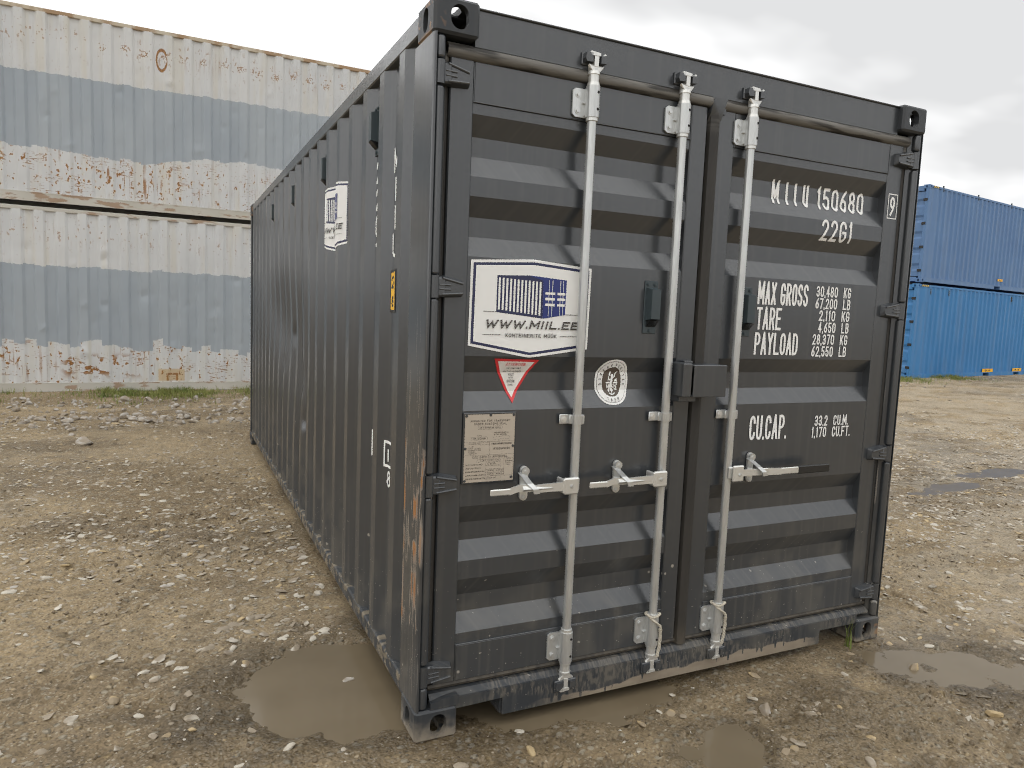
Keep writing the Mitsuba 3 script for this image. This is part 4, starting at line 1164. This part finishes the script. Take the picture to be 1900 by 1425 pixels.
def in_puddle(x, y):
    k = np.zeros(np.shape(x), bool)
    for cx, cy, rx, ry, a, dep, lev in PUDDLES:
        u, v = (x - cx) * math.cos(a) + (y - cy) * math.sin(a), -(x - cx) * math.sin(a) + (y - cy) * math.cos(a)
        k |= (u / rx) ** 2 + (v / ry) ** 2 < .95
    return k


def scatter(n, x0, x1, y0, y1, smin, smax, power, flat, kinds, dens=None):
    x, y = r.uniform(x0, x1, n), r.uniform(y0, y1, n)
    s = smin * (smax / smin) ** (r.rand(n) ** power)
    ok = ~blocked(x, y, .03)
    w = in_puddle(x, y)
    ok &= ~w | (r.rand(n) < .05)
    if dens is not None:
        ok &= r.rand(n) < dens(x, y)
    px, py, dep = screen(x, y, 0 * x)
    ok &= (dep > .3) & (px > -60) & (px < 1084) & (py < 840) & (py > 100)
    i = np.nonzero(ok)[0]
    asp = r.uniform(.55, 1.0, n)
    fl = r.uniform(*flat, n)
    kd = r.choice(3, n, p=kinds)
    ro = r.uniform(0, 6.3, n)
    for j in i:
        cand.append((x[j], y[j], s[j], s[j] * asp[j], s[j] * fl[j], ro[j], kd[j]))


patch = lambda x, y: np.clip((meshkit.fbm(np.stack([x * .8, y * .8, 0 * x], -1), 3, 77) - .24) * 2.2, .22, 1)
scatter(15000, -4.5, 3.5, -1.2, 3.0, .004, .036, 2.4, (.22, .5), (.62, .30, .08), patch)
scatter(62000, -5, 12, 1.0, 8.6, .006, .040, 1.7, (.08, .22), (.80, .16, .04), patch)
scatter(26000, 2.4, 12, -1.2, 5.0, .005, .036, 1.8, (.10, .30), (.66, .24, .10), patch)
scatter(6000, 7, 34, 1.0, 15, .012, .06, 1.8, (.25, .55), (.6, .2, .2), patch)
# grey rubble strewn before the left stack
rub = lambda x, y: np.clip(np.exp(-((y - 7.75 + .16 * (x + 1)) / .42) ** 2) * np.clip((meshkit.fbm(np.stack([x * 1.1, y * 1.6, 0 * x], -1), 2, 55) - .28) * 3, 0, 1) + .28 * np.exp(-((y - 9.0) / .9) ** 2), 0, 1)
scatter(5200, -4.2, 2.2, 6.2, 10.8, .018, .085, 1.7, (.5, .8), (.12, .03, .85), rub)
rub2 = lambda x, y: np.exp(-((y - 9.6 - .18 * (x - 10)) / .7) ** 2)
scatter(1800, 6, 24, 6.0, 15, .018, .07, 1.8, (.5, .8), (.25, .1, .65), rub2)
cand = np.array(cand)
cz = ground_z(cand[:, 0], cand[:, 1])
px, py, dep = screen(cand[:, 0], cand[:, 1], cz)
size = cand[:, 2] * cand[:, 3] / dep ** 3 * (1.57 + 2 * cand[:, 4])
# hidden behind the dark container?
hid = (cand[:, 1] > 0) & (cand[:, 0] > .2) & (px < 905)
hid |= (px < 0) | (px > 1023) | (py > 767)
order = np.argsort(np.where(hid, -1, size))[::-1]
top = order[:300]
rest = order[300:]
MATS = ['m_stone_pale', 'm_stone_yellow', 'm_stone_grey']


def stone_pose(c, z, var):
    V, F = var
    ca, sa = math.cos(c[5]), math.sin(c[5])
    v = V * [c[2], c[3], c[4]]
    v[:, 2] += v[:, 0] * .22 * math.sin(c[5] * 5) + v[:, 1] * .18 * math.cos(c[5] * 7)
    v = np.stack([v[:, 0] * ca - v[:, 1] * sa, v[:, 0] * sa + v[:, 1] * ca, v[:, 2]], 1)
    up = (-.15 if c[4] / c[2] > .25 else .10) if c[6] < 2 else (.10 if c[4] / c[2] < .5 else .35)
    return v + [c[0], c[1], z + c[4] * up], F


STONE_LABELS = {0: ('pale stone half sunk in mud', 'pale stones'), 1: ('yellowish stone half sunk in mud', 'yellowish stones'), 2: ('grey stone lying loose on mud', 'loose grey stones')}
for j in top:
    c = cand[j]
    kd = int(c[6])
    place = 'before the rubble and the left stack' if c[1] > 6.2 and c[0] < 3 else 'left of the dark container' if c[0] < 0 else 'in front of the dark container doors' if c[0] < W else 'right of the dark container'
    big = 'large' if c[2] > .040 else 'palm sized' if c[2] > .026 else 'small'
    k = thing('stone', f'{big} {STONE_LABELS[kd][0]} {place}', 'stone', f'{big} {STONE_LABELS[kd][1]} {place}')
    v, f = stone_pose(c, cz[j], (FINE if c[2] / dep[j] > .007 else ROCKS)[int(j) % 8])
    scene[k] = mikit.ply(trimesh.Trimesh(v, f, process=False), MATS[kd], smooth=28)
for kd in range(3):
    V, F, n = [], [], 0
    for j in rest:
        if int(cand[j, 6]) == kd:
            big = cand[j, 2] / dep[j] > .004
            v, f = stone_pose(cand[j], cz[j], (ROCKS if big else SMALL)[int(j) % 6])
            V.append(v)
            F.append(f + n)
            n += len(v)
    k = fresh('gravel')
    scene[k] = mikit.ply(trimesh.Trimesh(np.vstack(V), np.vstack(F), process=False), MATS[kd], smooth=40)
    labels[k] = {'label': ['pale limestone gravel scattered over the mud', 'yellowish gravel scattered over the mud', 'grey rubble before the stacks'][kd], 'category': 'gravel', 'kind': 'stuff'}
# crumbs of mud
rc = RS(90)
n = 16000
cx_, cy_ = rc.uniform(-4, 6.5, n), rc.uniform(-1.2, 4.5, n)
dn_ = np.clip((meshkit.fbm(np.stack([cx_ * 1.3, cy_ * 1.3, 0 * cx_], -1), 3, 123) - .40) * 5, 0.02, 1)
ok = (rc.rand(n) < dn_) & ~blocked(cx_, cy_, .02) & ~in_puddle(cx_, cy_)
qx, qy, qd = screen(cx_, cy_, 0 * cx_)
ok &= (qd > .3) & (qx > -30) & (qx < 1054) & (qy < 810)
V, F, n = [], [], 0
for j in np.nonzero(ok)[0]:
    a = .004 + .011 * rc.rand() ** 2.5
    v, f = stone_pose((cx_[j], cy_[j], a, a * rc.uniform(.6, 1), a * rc.uniform(.5, .9), rc.uniform(0, 6.3), 2), float(0), SMALL[j % 6])
    V.append((v, cx_[j], cy_[j]))
    F.append(f + n)
    n += len(v)
gz = ground_z(np.array([q[1] for q in V]), np.array([q[2] for q in V]))
k = fresh('mud_crumbs')
scene[k] = mikit.ply(trimesh.Trimesh(np.vstack([q[0] + [0, 0, z] for q, z in zip(V, gz)]), np.vstack(F), process=False), 'm_clod', smooth=40)
labels[k] = {'label': 'dark crumbs of mud scattered over the yard', 'category': 'mud', 'kind': 'stuff'}
# stones that stand out
for x, y, a, b, h, rot, m, lab, seed in [(1.378, -.309, .033, .030, .030, .4, 'm_stone_grey', 'round brown stone lying loose on bare mud before the dark container', 3), (-.112, .568, .036, .026, .022, .2, 'm_stone_grey', 'dark lumpy stone rising from the left puddle', 5),
                                          (.000, .425, .034, .020, .022, .9, 'm_stone_yellow', 'pointed yellowish stone in the left puddle against the container side', 6), (2.335, -.275, .030, .024, .022, .3, 'm_stone_yellow', 'tan stone in the pale puddle on the right', 2),
                                          (2.28, -1.02 + .35, .055, .022, .016, -.5, 'm_stone_yellow', 'long yellow stone sliver near the bottom right corner', 7), (-1.62, 6.35, .10, .08, .055, .2, 'm_stone_grey', 'large grey boulder before the rubble line', 4)]:
    k = thing('stone', lab, 'stone')
    v, f = rock_variant(seed, 3)
    v, f = stone_pose((x, y, a, b, h, rot, 2), float(ground_z(np.array([x]), np.array([y]))[0]), (v, f))
    v = v + .003 * (meshkit.fbm(v * 60, 3, seed)[:, None] - .5) * 2
    scene[k] = mikit.ply(trimesh.Trimesh(v, f, process=False), m, smooth=50)


def blades(xy, hmin, hmax, seed, lean=.5):
    r = RS(seed)
    n = len(xy)
    z = ground_z(xy[:, 0], xy[:, 1]) - .01
    h, a, w, l = r.uniform(hmin, hmax, n), r.uniform(0, 6.28, n), r.uniform(.0025, .006, n), r.uniform(.1, lean, n)
    d, s = np.stack([np.cos(a), np.sin(a), 0 * a], 1), np.stack([-np.sin(a), np.cos(a), 0 * a], 1)
    b, w, up = np.c_[xy, z], w[:, None], np.array([[0, 0, 1.0]])
    h, l = h[:, None], l[:, None]
    mid = b + d * h * l * .35 + up * h * .55
    V = np.stack([b - s * w, b + s * w, mid - s * w * .8, mid + s * w * .8, b + d * h * l + up * h * .92], 1).reshape(-1, 3)
    F = (np.arange(n)[:, None, None] * 5 + np.array([[[0, 1, 3], [0, 3, 2], [2, 3, 4]]])).reshape(-1, 3)
    return trimesh.Trimesh(V, F, process=False)


def strip(a, d, n, u0, u1, spread, seed, clump):
    """points along the foot of a stack, clumped, thinning out towards the yard"""
    r = RS(seed)
    u = r.uniform(u0, u1, n * 6)
    c = meshkit.fbm(np.stack([u * 1.3, 0 * u + 1, 0 * u], 1), 2, 5)
    off = np.abs(r.normal(.05, spread, n * 6))
    c2 = meshkit.fbm(np.stack([u * 3, off * 4, 0 * u + 3], 1), 3, 6)
    k = r.rand(n * 6) < np.clip((c - .25) * 2.6, .05, 1) * np.clip((c2 - .3) * 3, 0, 1) * clump(u)
    u, off = u[k][:n], off[k][:n]
    return a + d * u[:, None] + np.array([d[1], -d[0]]) * off[:, None]


scene['grass'] = mikit.ply(blades(strip(GA, gd, 4600, -.6, 4.6, .62, 7, lambda u: np.where((u > .8) & (u < 3.2), 1.0, .42)), .025, .13, 7), 'm_grass', smooth=False)
labels['grass'] = {'label': 'thin green grass along the foot of the grey containers', 'category': 'grass', 'kind': 'stuff'}
scene['grass_001'] = mikit.ply(blades(strip(BA, bd, 2400, -1.8, 2.6, .5, 8, lambda u: 1.0), .05, .16, 8), 'm_grass', smooth=False)
labels['grass_001'] = {'label': 'strip of green grass at the foot of the blue containers', 'category': 'grass', 'kind': 'stuff'}
k = thing('grass_tuft', 'few green grass blades growing beside the front right bottom corner casting', 'grass')
rt = RS(4)
scene[k] = mikit.ply(blades(np.stack([2.225 + rt.normal(0, .012, 7), rt.normal(0, .02, 7)], 1), .08, .19, 12, .35), 'm_grass', smooth=False)
labels = {k: v for k, v in labels.items() if v}
